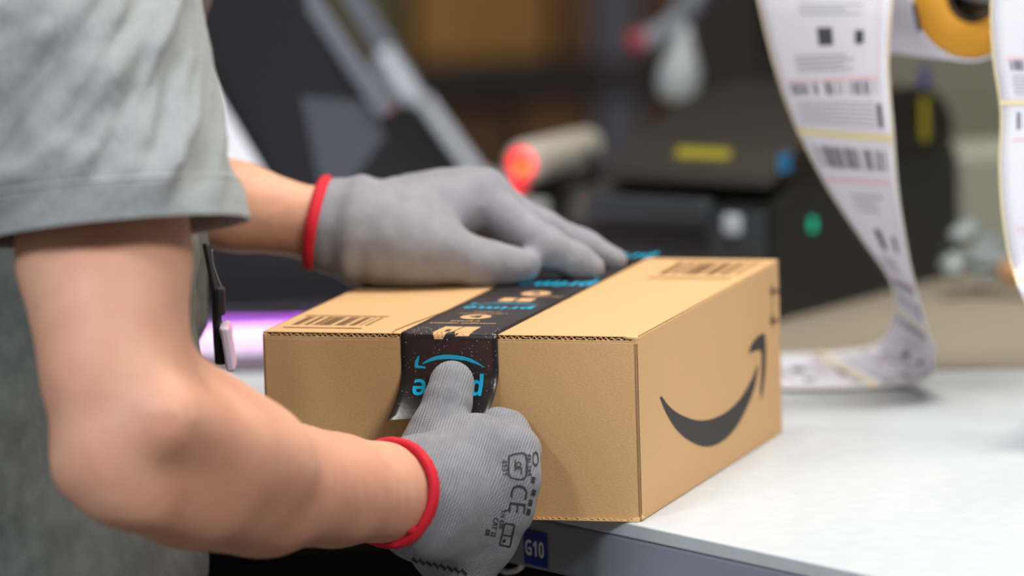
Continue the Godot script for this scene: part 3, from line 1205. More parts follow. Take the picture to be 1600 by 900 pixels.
func right_glove(t: Node3D) -> void:
	var g := Flesh.new()
	var n := parcel.basis.z
	var depth := func(px: float, py: float, off: float) -> float: return -(view.affine_inverse() * on_front(px, py, off)).z
	var j := func(px: float, py: float, off: float, r: float) -> Vector4: return Vector4(px, py, depth.call(px, py, off), r)
	# wrist and back of the hand
	chain(g, [Vector4(560, 769, 4.0, 77), Vector4(640, 771, 4.035, 79)], 0.01)
	chain(g, [Vector4(668, 745, 4.04, 62), j.call(745, 700, 0.040, 48)], 0.015)
	chain(g, [Vector4(668, 770, 4.04, 66), j.call(765, 750, 0.044, 50)], 0.015)
	chain(g, [Vector4(668, 800, 4.04, 62), j.call(755, 800, 0.043, 52)], 0.015)
	chain(g, [Vector4(664, 824, 4.04, 50), j.call(725, 850, 0.038, 50)], 0.015)
	chain(g, [j.call(690, 862, 0.038, 44), j.call(722, 900, 0.034, 44)], 0.022)
	# knuckles, each finger curled in behind them against the parcel
	var fist := 0.007
	chain(g, [j.call(745, 700, 0.040, 46), j.call(800, 706, 0.036, 33), j.call(812, 704, 0.020, 30)], 0.012)
	chain(g, [j.call(812, 704, 0.020, 28), j.call(795, 672, 0.013, 27), j.call(776, 662, 0.0125, 25)], fist)
	chain(g, [j.call(760, 750, 0.044, 46), j.call(803, 752, 0.040, 33), j.call(802, 752, 0.016, 30), j.call(740, 748, 0.012, 26)], 0.012)
	chain(g, [j.call(755, 800, 0.043, 46), j.call(791, 798, 0.040, 33), j.call(790, 798, 0.016, 30), j.call(730, 792, 0.012, 26)], 0.012)
	chain(g, [j.call(725, 850, 0.038, 46), j.call(765, 846, 0.037, 32), j.call(765, 846, 0.016, 28), j.call(715, 838, 0.012, 24)], 0.012)
	# thumb, up along the front of the parcel
	chain(g, [j.call(655, 735, 0.040, 56), j.call(680, 684, 0.030, 42)], 0.014)
	chain(g, [j.call(680, 684, 0.030, 41), j.call(698, 632, 0.021, 37)], 0.008)
	chain(g, [j.call(701, 622, 0.0190, 37), j.call(706, 599, 0.0128, 35)], 0.0025)
	var c := at(606, 769, 4.02)
	var axis := (at(700, 772, 4.085) - at(470, 758, 3.95)).normalized()
	g.cuts.append([c, -axis])
	# loose cloth folds
	var nz := FastNoiseLite.new()
	nz.seed = 8
	nz.frequency = 28.0
	g.wrinkle = func(p: Vector3) -> float: return nz.get_noise_3d(p.x, p.y, p.z) * 0.0009
	var thumb := (at(707, 585, 4.09) - at(672, 690, 4.07)).normalized()
	var toward := (EYE - c).normalized()
	var side := thumb.cross(toward).normalized()
	var frame := Transform3D(Basis(side, thumb, side.cross(thumb)), c)
	var o := place("glove", g.mesh(0.0019, frame), M.glove_knit, t, frame)
	o.set_meta("label", "grey right glove pressing the tape with its thumb")
	place("cuff", cuff_ring(g, c + axis * 0.0012, axis, 0.06, 0.0029), M.cuff_red, o)
	var knot := Flesh.new()
	var kp := g.hit(EYE + sight(640, 826) * 3.85, sight(640, 826).normalized(), 0.002)
	knot.bone(kp + Vector3(-0.003, 0.001, 0), kp + Vector3(0.003, -0.001, 0), 0.0036, 0.003, 0.001)
	place("cuff_knot", knot.mesh(0.0008), M.cuff_red, o)
	# print on the back of the hand
	var line := sight(780, 760).normalized()
	var stamp := func(q: Vector2) -> Vector3: return g.hit(EYE + sight(q.x, q.y) * 3.93, sight(q.x, q.y).normalized(), 0.00022)
	var ink := PackedVector2Array()
	# turned letters and pictures, laid out in the picture's own scale on the cloth
	var ce := text_tris("CE", 44.0, Vector2.ZERO, false)
	ink.append_array(moved(ce, PI * 0.5 + 0.12, Vector2(810, 780), Vector2(1.0, -0.82)))
	var shield := curve2d([Vector2(794, 712), Vector2(794, 742), Vector2(803, 749), Vector2(822, 747), Vector2(823, 710), Vector2(806, 708), Vector2(794, 712)], 4)
	var shield_in := PackedVector2Array()
	for q in shield:
		shield_in.append((q - Vector2(809, 729)) * Vector2(0.82, 0.88) + Vector2(809, 729))
	for i in shield.size() - 1:
		ink.append_array([shield[i], shield[i + 1], shield_in[i + 1], shield[i], shield_in[i + 1], shield_in[i]])
	ink.append_array(moved(ring_tris(Vector2.ZERO, 5, 5, 0.55, 10), 0, Vector2(810, 726)))
	ink.append_array(ring_tris(Vector2(837, 717), 5, 12, 0.7, 14))
	ink.append_array(rect_tris(804, 730, 816, 733))
	ink.append_array(rect_tris(804, 718, 806, 736))
	ink.append_array(rect_tris(814, 730, 816, 741))
	var book := PackedVector2Array([Vector2(789, 818), Vector2(804, 820), Vector2(797, 855), Vector2(781, 851)])
	for i in 4:
		var a := book[i]
		var b := book[(i + 1) % 4]
		var m := (b - a).normalized().orthogonal() * 1.3
		ink.append_array([a - m, b - m, b + m, a - m, b + m, a + m])
	ink.append_array([Vector2(785, 835), Vector2(801, 837), Vector2(801, 839), Vector2(785, 835), Vector2(801, 839), Vector2(785, 837)])
	ink.append_array(ring_tris(Vector2(788, 845), 2.5, 3.5, 0.0, 8))
	for row: Array in [["4131", 789.0, 730.0, 24.0, 1.5], ["EN 388", 826.0, 727.0, 34.0, 1.55], ["EN 420", 785.0, 812.0, 28.0, 1.75], ["CAT II", 773.0, 824.0, 30.0, 1.75], ["08", 762.0, 832.0, 10.0, 1.75], ["1", 793.0, 796.0, 5.0, 1.5]]:
		ink.append_array(moved(text_tris(row[0], row[3], Vector2.ZERO), row[4], Vector2(row[1], row[2]), Vector2(1, -1)))
	for q: Vector2 in [Vector2(833, 750), Vector2(834, 770), Vector2(829, 786), Vector2(826, 800)]:
		ink.append_array(moved(rect_tris(-3, -5, 3, 5), 0.25, q))
	for i in 8:
		ink.append_array(moved(rect_tris(-6, -2.2, 6, 2.2), 0.75, Vector2(648 + i * 11, 876 + i * 2.6)))
	var inside := PackedVector2Array()
	for i in range(0, ink.size(), 3):
		var ok := true
		for e in 3:
			var q := ink[i + e]
			var p: Vector3 = stamp.call(q)
			if absf(g.dist(p)) > 0.0015:
				ok = false
		if ok:
			inside.append_array([ink[i], ink[i + 1], ink[i + 2]])
	place("print", print_mesh(inside, stamp, 4.0), M.glove_ink, o)

func left_glove(t: Node3D) -> void:
	var g := Flesh.new()
	var d := 4.31
	chain(g, [Vector4(470, 348, d, 61), Vector4(560, 362, d, 64), Vector4(620, 375, d, 56)], 0.02)
	chain(g, [Vector4(560, 350, d, 56), Vector4(650, 345, 4.318, 52), Vector4(748, 310, 4.335, 38)], 0.02)
	chain(g, [Vector4(570, 350, 4.34, 50), Vector4(680, 330, 4.35, 44), Vector4(758, 306, 4.35, 34)], 0.025)
	chain(g, [Vector4(570, 355, 4.36, 46), Vector4(680, 345, 4.375, 42), Vector4(745, 325, 4.375, 32)], 0.025)
	chain(g, [Vector4(590, 365, 4.36, 44), Vector4(680, 370, 4.39, 38), Vector4(730, 358, 4.395, 30)], 0.025)
	# ball of the thumb, and the thumb
	chain(g, [Vector4(570, 372, 4.3, 52), Vector4(640, 384, 4.295, 46), Vector4(700, 394, 4.29, 40)], 0.02)
	chain(g, [Vector4(690, 396, 4.29, 40), Vector4(770, 410, 4.294, 31), Vector4(818, 415, 4.297, 27)], 0.005)
	chain(g, [Vector4(620, 392, 4.294, 36), Vector4(740, 412, 4.294, 31), Vector4(790, 417, 4.296, 24)], 0.008)
	# fingers
	chain(g, [Vector4(748, 310, 4.335, 38), Vector4(800, 348, 4.325, 34), Vector4(852, 386, 4.31, 31), Vector4(900, 408, 4.315, 26), Vector4(926, 419, 4.315, 19)], 0.006)
	chain(g, [Vector4(758, 306, 4.35, 34), Vector4(850, 358, 4.35, 28), Vector4(915, 386, 4.355, 25), Vector4(962, 406, 4.355, 18)], 0.005)
	chain(g, [Vector4(745, 325, 4.375, 32), Vector4(840, 366, 4.385, 27), Vector4(900, 388, 4.395, 24), Vector4(935, 398, 4.4, 18)], 0.005)
	chain(g, [Vector4(730, 358, 4.395, 30), Vector4(800, 380, 4.415, 24), Vector4(850, 392, 4.43, 21), Vector4(875, 397, 4.43, 16)], 0.005)
	var c := at(494, 352, d)
	var axis := (at(560, 362, d - 0.004) - at(470, 345, d)).normalized()
	g.cuts.append([c, -axis])
	var nz := FastNoiseLite.new()
	nz.seed = 18
	nz.frequency = 1.0
	g.wrinkle = func(p: Vector3) -> float:
		var q := p - c
		var along := q.dot(axis)
		var wrist := exp(-pow((along - 0.022) / 0.022, 2.0))
		return -sin(along * 330.0 + q.y * 20.0) * 0.0011 * wrist + nz.get_noise_3d(p.x * 30.0, p.y * 30.0, p.z * 30.0) * 0.0010
	var o := place("glove", g.mesh(0.0024), M.glove_plain, t)
	o.set_meta("label", "grey left glove spread flat on the parcel")
	place("cuff", cuff_ring(g, c + axis * 0.001, axis, 0.06, 0.0031), M.cuff_red, o)

# ------------------------------------------------------------------ label printer

func make_printer() -> void:
	var corner := on_height(1213, 503, 0.002)
	var away := (on_height(1440, 443, 0.002) - corner).normalized()    # along the side that faces the camera
	var left := Vector3(away.z, 0, -away.x)                              # along the front
	if left.x > 0:
		left = -left
	var wide := 0.15
	var deep := 0.245
	var base := corner + left * wide * 0.5 + away * deep * 0.5
	var t := thing("label_printer", "dark grey desktop label printer with a domed lid behind the parcel", "printer", base)
	# local frame: x along the side away from the front, z out of the near side
	var fr := Transform3D(Basis(away, Vector3.UP, -left), corner)
	var low := PackedVector2Array([Vector2(0.004, 0), Vector2(deep, 0), Vector2(deep, 0.088), Vector2(0.03, 0.088), Vector2(0.006, 0.078), Vector2(0, 0.02)])
	place("body", prism(low, wide), M.printer_body, t, Transform3D(fr.basis, corner + left * wide))
	var dome := curve2d([Vector2(0.002, 0.089), Vector2(0.015, 0.099), Vector2(0.05, 0.115), Vector2(0.1, 0.129), Vector2(0.16, 0.136), Vector2(0.215, 0.132), Vector2(0.243, 0.112), Vector2(deep, 0.089)], 5)
	place("lid", prism(dome, wide - 0.02), M.printer_lid, t, Transform3D(fr.basis, corner + left * (wide - 0.017)))
	var side := fr * Transform3D(Basis(), Vector3(0, 0, 0))
	# front: a paler plate, a dark slot with a lip
	var out := -away
	var f := Transform3D(Basis(-left, Vector3.UP, out), corner + left * wide * 0.5)
	place("front_plate", rounded_box(Vector3(wide - 0.012, 0.062, 0.006), 0.003), M.printer_front, t, f * Transform3D(Basis(), Vector3(0, 0.042, 0.0)))
	place("paper_slot", rounded_box(Vector3(0.09, 0.014, 0.006), 0.002), M.printer_dark, t, f * Transform3D(Basis(), Vector3(-0.018, 0.052, 0.002)))
	place("slot_lip", rounded_box(Vector3(0.095, 0.016, 0.016), 0.004), M.printer_front, t, f * Transform3D(Basis(), Vector3(-0.018, 0.072, 0.004)))
	place("reflection_blob", rounded_box(Vector3(0.014, 0.014, 0.006), 0.003), M.reflection_pale, t, f * Transform3D(Basis(), Vector3(0.046, 0.064, 0.005)))  # pale block standing for a light reflection on the front plate
	# marks on the near side and lid
	var nz := -left
	var spot := func(px: float, py: float, size: Vector3, m: Material, called: String) -> void:
		var p := on_plane(px, py, corner + nz * 0.0006, nz)
		place(called, rounded_box(size, 0.0008), m, t, Transform3D(fr.basis, p))
	spot.call(1270, 351, Vector3(0.006, 0.009, 0.002), M.led_green, "status_light")
	spot.call(1226, 255, Vector3(0.014, 0.012, 0.002), M.blue, "lid_latch")
	spot.call(1445, 120, Vector3(0.008, 0.014, 0.002), M.deep_blue, "blue_sticker")
	spot.call(1445, 186, Vector3(0.008, 0.030, 0.002), M.yellow, "yellow_sticker")
	var yl := corner + left * 0.07 + Vector3.UP * 0.1055 + away * 0.0265
	place("yellow_sticker", rounded_box(Vector3(0.042, 0.010, 0.002), 0.0008), M.yellow, t, Transform3D(Basis(-left, (Vector3.UP + away * 0.75).normalized(), (-left).cross((Vector3.UP + away * 0.75).normalized())), yl))

# ------------------------------------------------------------------ label strips and their roll

func strip_mesh(edge: Callable, rows: int) -> ArrayMesh:
	var rings := []
	for i in rows + 1:
		var v := float(i) / rows
		var c := PackedVector3Array()
		for j in 13:
			c.append(edge.call(Vector2(j / 12.0, v), 0.0))
		for j in 13:
			c.append(edge.call(Vector2(1.0 - j / 12.0, v), -0.00025))
		rings.append(c)
	return loft(rings, true)

func ribbon(left: Array, right: Array) -> Callable:
	return func(q: Vector2, off: float) -> Vector3:
		var a := spline(left, q.y)
		var b := spline(right, q.y)
		var p := a.lerp(b, q.x)
		var a2 := spline(left, q.y + 0.01) if q.y < 0.99 else spline(left, q.y - 0.01)
		var b2 := spline(right, q.y + 0.01) if q.y < 0.99 else spline(right, q.y - 0.01)
		var down := (a2.lerp(b2, q.x) - p) * (1.0 if q.y < 0.99 else -1.0)
		var n := down.cross(b - a).normalized()
		return p + n * off

func make_labels() -> void:
	# the strip that hangs beside the roll, turns and runs left along the bench
	var L := []
	var R := []
	for q: Array in [[1172, -60, 4.43], [1186, 10, 4.43], [1211, 110, 4.445], [1244, 200, 4.46], [1292, 292, 4.475], [1345, 372, 4.49], [1386, 430, 4.51], [1398, 470, 4.54], [1390, 515, 4.6]]:
		L.append(at(q[0], q[1], q[2]))
	for q: Array in [[1362, 541, 0.012], [1300, 549, 0.004], [1215, 552, 0.0035], [1100, 553, 0.0035]]:
		L.append(on_height(q[0], q[1], q[2]))
	for q: Array in [[1400, -60, 4.39], [1394, 10, 4.39], [1389, 100, 4.395], [1397, 212, 4.4], [1404, 300, 4.41], [1418, 390, 4.425], [1432, 452, 4.44], [1448, 510, 4.455], [1463, 556, 4.475]]:
		R.append(at(q[0], q[1], q[2]))
	for q: Array in [[1452, 588, 0.010], [1400, 603, 0.003], [1290, 608, 0.0025], [1100, 606, 0.0025]]:
		R.append(on_height(q[0], q[1], q[2]))
	var edge := ribbon(L, R)
	var t := thing("label_strip", "long printed label strip curling down onto the bench beside the roll", "label strip", on_height(1430, 590, 0))
	place("paper", strip_mesh(edge, 150), M.paper, t)
	label_print(t, edge, [0.02, 0.255, 0.60, 0.86], 5)
	# strip at the frame's right edge
	var L2 := []
	var R2 := []
	for q: Array in [[1552, -60, 4.3], [1547, 10, 4.3], [1551, 90, 4.3], [1563, 175, 4.3], [1561, 260, 4.3], [1566, 340, 4.3], [1580, 415, 4.3], [1612, 490, 4.29]]:
		L2.append(at(q[0], q[1], q[2]))
	for q: Array in [[1815, -60, 4.26], [1812, 10, 4.26], [1818, 90, 4.26], [1826, 175, 4.26], [1826, 260, 4.26], [1832, 340, 4.26], [1846, 415, 4.26], [1880, 490, 4.25]]:
		R2.append(at(q[0], q[1], q[2]))
	L2.append(on_height(1690, 572, 0.012))
	L2.append(on_height(1770, 600, 0.003))
	R2.append(on_height(1950, 585, 0.012))
	R2.append(on_height(2020, 612, 0.003))
	var edge2 := ribbon(L2, R2)
	var t2 := thing("label_strip", "printed label strip hanging in front of the roll's amber face", "label strip", on_height(1760, 600, 0))
	place("paper", strip_mesh(edge2, 120), M.paper, t2)
	label_print(t2, edge2, [0.02, 0.315, 0.7], 9)

	# the roll on its spindle
	var c := at(1519, -10, 4.44)
	var axis := (at(1519, -10, 4.44) - at(1440, -18, 4.505)).normalized()   # towards the amber face
	var u := axis.cross(Vector3.UP).normalized()
	var fr := Transform3D(Basis(u, axis, u.cross(axis)), c)
	var ro := 0.0418
	var ri := 0.0145
	var r := thing("label_roll", "roll of white labels with an amber core face at the upper right", "label roll", c)
	place("wound_labels", lathe([Vector2(ri + 0.004, -0.1), Vector2(ro - 0.001, -0.1), Vector2(ro, -0.099), Vector2(ro, -0.002), Vector2(ro - 0.001, -0.0005), Vector2(ro - 0.002, 0)], 64), M.paper, r, fr)
	place("amber_face", lathe([Vector2(ro - 0.0025, -0.001), Vector2(ro - 0.0028, 0.0004), Vector2(ri + 0.0035, 0.0006)], 64), M.roll_core, r, fr)
	place("core_tube", lathe([Vector2(ri + 0.0035, 0.0005), Vector2(ri + 0.002, 0.0012), Vector2(ri, 0.0008), Vector2(ri, -0.101), Vector2(ri + 0.004, -0.101)], 48), M.core_dark, r, fr)
	var mark := print_mesh(rect_tris(0, 0, 1, 1), func(q: Vector2) -> Vector3:
		var a := 0.18 + q.x * 0.16
		var h := lerpf(-0.030, -0.0225, q.y)
		var d := Vector3(cos(PI * 0.5 + a), h, sin(PI * 0.5 + a))
		return fr * Vector3(d.x * (ro + 0.0004), h, d.z * (ro + 0.0004)))
	var bar := PackedVector2Array()
	var lay := func(q: Vector2) -> Vector3:
		# q in pixels on the roll's near side
		var o := EYE
		var dir := sight(q.x, q.y).normalized()
		var lo := fr.affine_inverse() * o
		var ld := fr.basis.inverse() * dir
		var aa := ld.x * ld.x + ld.z * ld.z
		var bb := lo.x * ld.x + lo.z * ld.z
		var cc := lo.x * lo.x + lo.z * lo.z - (ro + 0.0004) * (ro + 0.0004)
		var k := (-bb - sqrt(maxf(bb * bb - aa * cc, 0.0))) / aa
		return o + dir * k
	bar.append_array([Vector2(1424, 6), Vector2(1431, 5), Vector2(1440, 48), Vector2(1424, 6), Vector2(1440, 48), Vector2(1433, 50)])
	place("black_mark", print_mesh(bar, lay, 8.0), M.black_print, r)
	# stand
	var post := at(1668, 100, 4.3)
	var st := thing("roll_stand", "steel stand whose spindle carries the label roll", "stand", Vector3(post.x, 0, post.z))
	var end := c + axis * 0.03
	var side := end + Vector3(0.22, 0.0, -0.09)
	place("spindle", tube([c - axis * 0.104, end], 0.0052, -1, 2, 16), M.steel, st)
	place("arm", tube([end, side], 0.006, -1, 2, 12), M.steel, st)
	end = side
	place("post", tube([Vector3(end.x, 0.006, end.z), end + Vector3.UP * 0.01], 0.006, -1, 2, 12), M.steel, st)
	place("foot", rounded_box(Vector3(0.07, 0.006, 0.07), 0.002), M.steel, st, Transform3D(Basis(), Vector3(end.x, 0.003, end.z)))

func label_print(t: Node3D, edge: Callable, gaps: Array, seed_: int) -> void:
	var r := RandomNumberGenerator.new()
	r.seed = seed_
	var gap := PackedVector2Array()
	var pink := PackedVector2Array()
	var grey := PackedVector2Array()
	var black := PackedVector2Array()
	gap.append_array(rect_tris(0.985, 0.0, 1.0, 0.99))
	gap.append_array(rect_tris(0.0, 0.0, 0.012, 0.99))
	for k in gaps.size():
		var v0: float = gaps[k]
		var v1: float = gaps[k + 1] if k + 1 < gaps.size() else 0.99
		var h := v1 - v0
		gap.append_array(rect_tris(0.0, v0 - 0.006, 1.0, v0 + 0.004))
		var bars := func(a: float, b: float) -> void:
			var x := 0.1
			while x < 0.88:
				var w := r.randf_range(0.004, 0.016)
				if r.randf() > 0.18:
					black.append_array(rect_tris(x, a, minf(x + w, 0.9), b))
				x += w + r.randf_range(0.004, 0.016) + (0.03 if r.randf() < 0.1 else 0.0)
		bars.call(v0 + h * 0.05, v0 + h * 0.14)
		pink.append_array(rect_tris(0.08, v0 + h * 0.185, 0.9, v0 + h * 0.198))
		for i in 20:
			pink.append_array(rect_tris(0.9, v0 + h * (0.19 + i * 0.03), 0.912, v0 + h * (0.208 + i * 0.03)))
		for i in 3:
			grey.append_array(rect_tris(0.3, v0 + h * (0.25 + i * 0.03), r.randf_range(0.6, 0.8), v0 + h * (0.262 + i * 0.03)))
		black.append_array(rect_tris(0.42, v0 + h * 0.4, 0.54, v0 + h * 0.5))
		black.append_array(rect_tris(0.72, v0 + h * 0.42, 0.79, v0 + h * 0.5))
		for i in 4:
			grey.append_array(rect_tris(0.2, v0 + h * (0.55 + i * 0.026), r.randf_range(0.55, 0.75), v0 + h * (0.566 + i * 0.026)))
		pink.append_array(rect_tris(0.08, v0 + h * 0.685, 0.9, v0 + h * 0.698))
		bars.call(v0 + h * 0.705, v0 + h * 0.775)
		for i in 6:
			grey.append_array(rect_tris(0.1, v0 + h * (0.81 + i * 0.024), 0.84, v0 + h * (0.82 + i * 0.024)))
		black.append_array(rect_tris(0.86, v0 + h * 0.82, 0.905, v0 + h * 0.94))
	var lay := func(q: Vector2) -> Vector3: return edge.call(q, 0.0004)
	place("gap_print", print_mesh(gap, lay, 0.04), M.paper_gap, t)
	place("border_print", print_mesh(pink, lay, 0.04), M.pink, t)
	place("text_print", print_mesh(grey, lay, 0.04), M.grey_print, t)
	place("bar_print", print_mesh(black, lay, 0.04), M.black_print, t).set_meta("kind", "stuff")

# ------------------------------------------------------------------ chute behind the worker's hands

func plate(points: Array, d: float, thick: float) -> ArrayMesh:
	# an upright board across the view, its outline given where it stands
	var poly := PackedVector2Array()
	var fr := Transform3D(Basis(), at(500, 300, d))
	for q: Vector2 in points:
		var p := on_plane(q.x, q.y, fr.origin, Vector3(0, 0, 1)) - fr.origin
		poly.append(Vector2(p.x, maxf(p.y, 0.0006 - fr.origin.y)))
	return prism(poly, -thick)

func make_chute() -> void:
	var base := on_height(500, 495, 0)
	var t := thing("chute", "black sloping chute with aluminium side rails behind the worker's hands", "chute", base)
	var d := 4.97
	var fr := Transform3D(Basis(), at(500, 300, d))
	place("near_panel", plate([Vector2(180, -120), Vector2(398, -120), Vector2(612, 196), Vector2(545, 300), Vector2(640, 400), Vector2(640, 560), Vector2(180, 560)], d, 0.006), M.chute_black, t, fr)
	var bar := func(a: Vector3, b: Vector3, w: float, h: float) -> Array:
		var dir := (b - a)
		var z := dir.normalized()
		var x := Vector3(0, 0, 1).cross(z).normalized()
		return [rounded_box(Vector3(h, w, dir.length()), 0.002), Transform3D(Basis(x, z.cross(x), z), (a + b) * 0.5)]
	var a := at(412, -110, d - 0.012)
	var b := at(604, 178, d - 0.012)
	var m: Array = bar.call(a, b, 0.012, 0.013)
	place("near_rail", m[0], M.aluminium_dull, t, m[1])
	var d2 := 5.4
	m = bar.call(at(478, -120, d2), at(645, 142, d2), 0.014, 0.015)
	place("far_rail", m[0], M.aluminium_dull, t, m[1])
	m = bar.call(at(598, 78, d2 - 0.02), at(652, 158, d2 - 0.02), 0.014, 0.0125)
	place("rail_joint", m[0], M.aluminium, t, m[1])
	m = bar.call(at(660, 152, d2), at(752, 280, d2), 0.012, 0.010)
	place("far_rail", m[0], M.aluminium, t, m[1])
	m = bar.call(at(585, 95, d2 - 0.1), at(618, 165, d2 - 0.1), 0.012, 0.012)
	place("crossbar", m[0], M.aluminium_dull, t, m[1])
	# grey board painting the sheen on the near panel, and the black outlet below it
	var fr2 := Transform3D(Basis(), at(500, 300, d2 + 0.03))
	place("far_panel", plate([Vector2(300, 100), Vector2(565, 100), Vector2(660, 175), Vector2(755, 290), Vector2(755, 560), Vector2(300, 560)], d2 + 0.03, 0.006), M.chute_black, t, fr2)
	var fr3 := Transform3D(Basis(), at(500, 300, d - 0.004))
	place("sheen_board", plate([Vector2(470, 150), Vector2(585, 160), Vector2(600, 215), Vector2(545, 290), Vector2(500, 290)], d - 0.004, 0.003), M.sheen_grey, t, fr3)
	# violet strip light along the chute's foot
	var lt := thing("strip_light", "violet strip light along the foot of the black chute", "light", on_height(400, 503, 0))
	var p0 := on_height(230, 501, 0.003)
	var p1 := on_height(560, 501, 0.003)
	var q: Array = bar.call(p0, p1, 0.004, 0.004)
	place("housing", rounded_box(Vector3(p0.distance_to(p1) + 0.01, 0.010, 0.075), 0.002), M.chute_black, lt, Transform3D(Basis(), (p0 + p1) * 0.5 + Vector3(0, 0.003, -0.041)))
	place("light_strip", q[0], M.violet_light, lt, q[1])
	var al := AreaLight3D.new()
	al.name = "light"
	al.area_size = Vector2(p0.distance_to(p1), 0.008)
	al.light_color = rgb(206, 120, 240)
	al.light_energy = 0.009
	al.shadow_enabled = true
	lt.add_child(al)
	var mid := (p0 + p1) * 0.5 + Vector3(0, 0.003, 0.006)
	al.transform = Transform3D(Basis(Vector3.UP, PI) * Basis(Vector3.RIGHT, 0.25), mid - lt.position)
	# dark strip lying on the bench left of the parcel
	var s0 := on_height(300, 572, 0.003)
	var s1 := on_height(470, 578, 0.003)
	q = bar.call(s0, s1, 0.004, 0.05)
	tag(place("dark_bar", rounded_box(Vector3(0.09, 0.004, 0.055), 0.001), M.bar_grey, null, Transform3D(Basis(), on_height(392, 568, 0.0021))), "flat grey bar lying on the bench left of the parcel", "bar")
	# white sheet behind the forearm
	var fr4 := Transform3D(Basis(), at(500, 300, d - 0.02))
	tag(place("white_sheet", plate([Vector2(240, 20), Vector2(312, 95), Vector2(346, 158), Vector2(412, 268), Vector2(412, 330), Vector2(240, 330)], d - 0.02, 0.001), M.sheet_white, null, fr4), "white sheet leaning against the black chute behind the forearm", "sheet")

# ------------------------------------------------------------------ far things

func make_background() -> void:
	# barcode scanner with a red light
	var d := 5.1
	var base := on_height(880, 440, 0)
	var t := thing("barcode_scanner", "pale barcode scanner with a glowing red window behind the gloved hand", "scanner", at(860, 300, d))
	var nose := at(815, 255, d - 0.03)
	var tail := at(925, 226, d + 0.07)
	var dir := (tail - nose).normalized()
	var u := dir.cross(Vector3.UP).normalized()
	var v := u.cross(dir)
	var fr := Transform3D(Basis(u, dir, u.cross(dir)), nose)
	var len := nose.distance_to(tail)
	place("head", lathe([Vector2(0.010, 0.0), Vector2(0.0135, 0.001), Vector2(0.0145, 0.006), Vector2(0.0135, len * 0.6), Vector2(0.0125, len - 0.008), Vector2(0.008, len), Vector2(0.0, len + 0.001)], 32), M.scanner_pale, t, fr)
	place("red_light", lathe([Vector2(0.0, -0.0012), Vector2(0.0095, -0.001), Vector2(0.0105, 0.001)], 24), M.red_light, t, fr)
	place("orange_light", lathe([Vector2(0.0, -0.0024), Vector2(0.0035, -0.0022), Vector2(0.004, -0.001)], 24), M.orange_light, t, Transform3D(fr.basis, nose + Vector3(0.001, -0.003, 0.0)))
	place("red_reflection", rounded_box(Vector3(0.014, 0.010, 0.004), 0.0015), M.red_light, t, Transform3D(fr.basis, at(803, 292, d - 0.03)))  # reflection of the red light below the nose, drawn as a glowing block
	place("nose_bracket", tube([at(803, 294, d - 0.022), at(880, 300, d + 0.04)], 0.006, 0.008, 2, 10), M.scanner_black, t)
	place("grip", tube([at(885, 250, d + 0.03), at(905, 300, d + 0.04), at(905, 345, d + 0.03), at(905, 378, d + 0.02)], 0.020, 0.026, 16, 16), M.scanner_black, t)
	var gb := at(905, 378, d + 0.02)
	place("cradle", lathe([Vector2(0.0, gb.y + 0.01), Vector2(0.03, gb.y + 0.005), Vector2(0.038, 0.009), Vector2(0.044, 0.004), Vector2(0.0, 0.004)], 24), M.scanner_black, t, Transform3D(Basis(), Vector3(gb.x, 0, gb.z)))
	var red := SpotLight3D.new()
	red.name = "light"
	red.light_color = rgb(255, 50, 40)
	red.light_energy = 0.05
	red.light_size = 0.01
	red.spot_angle = 60.0
	red.shadow_enabled = true
	t.add_child(red)
	red.transform = Transform3D(Basis.looking_at(-dir, Vector3.UP), nose - dir * 0.006 - t.position)

	# dark post and a pale handle hanging on a grey cable
	var dp := 5.4
	tag(place("dark_post", rounded_box(Vector3(0.058, 2.5, 0.05), 0.004), M.post_dark, null, Transform3D(Basis(), Vector3(at(1140, 90, 6.3).x, FLOOR + 1.25, at(1140, 90, 6.3).z))), "dark upright post rising behind the printer", "post")
	var cb := thing("cable", "grey cable with a red plug end hanging in a loop behind the printer", "cable", at(1040, 60, 5.5))
	place("sheath", tube([at(1120, -140, 5.5), at(1098, -40, 5.5), at(1075, 10, 5.5), at(1045, 45, 5.5), at(1005, 66, 5.5)], 0.0085, -1, 30, 12), M.cable_grey, cb)
	place("plug", tube([at(1006, 65, 5.5), at(982, 62, 5.5)], 0.009, 0.007, 4, 12), M.plug_red, cb)
	place("cable_clip", tube([at(1120, -140, 5.5), at(1122, -900, 5.5)], 0.004, -1, 2, 8), M.cable_grey, cb)
	var hd := at(1062, 112, 5.3)
	var hh := thing("hanging_handle", "pale teardrop-shaped handle hanging left of the dark post", "handle", hd)
	place("handle_body", lathe([Vector2(0.0, -0.022), Vector2(0.012, -0.019), Vector2(0.0165, -0.008), Vector2(0.014, 0.006), Vector2(0.007, 0.022), Vector2(0.003, 0.034), Vector2(0.0, 0.035)], 24), M.handle_pale, hh, Transform3D(Basis(Vector3(0, 0, 1), -0.15), hd))
	place("cord", tube([hd + Vector3(0.004, 0.034, 0), hd + Vector3(0.02, 0.35, 0), hd + Vector3(0.02, 1.55, 0)], 0.002, -1, 8, 8), M.cable_grey, hh)

	# shelving with cartons along the back
	var ux := at(965, 90, 6.9).x
	var rk := thing("storage_rack", "dark steel storage rack along the back wall", "rack", Vector3(ux, FLOOR, -3.2))
	for x: float in [ux - 1.1, ux, ux + 1.1]:
		for z: float in [-2.91, -3.5]:
			place("upright", slab(Vector3(x - 0.022, FLOOR, z - 0.025), Vector3(x + 0.022, 1.6, z + 0.025)), M.shelf_grey, rk)
	for y: float in [-0.62, -0.40, -0.052, 0.5, 1.1]:
		place("shelf", slab(Vector3(ux - 1.14, y - 0.03, -3.55), Vector3(ux + 1.14, y, -2.875)), M.shelf_dark, rk)
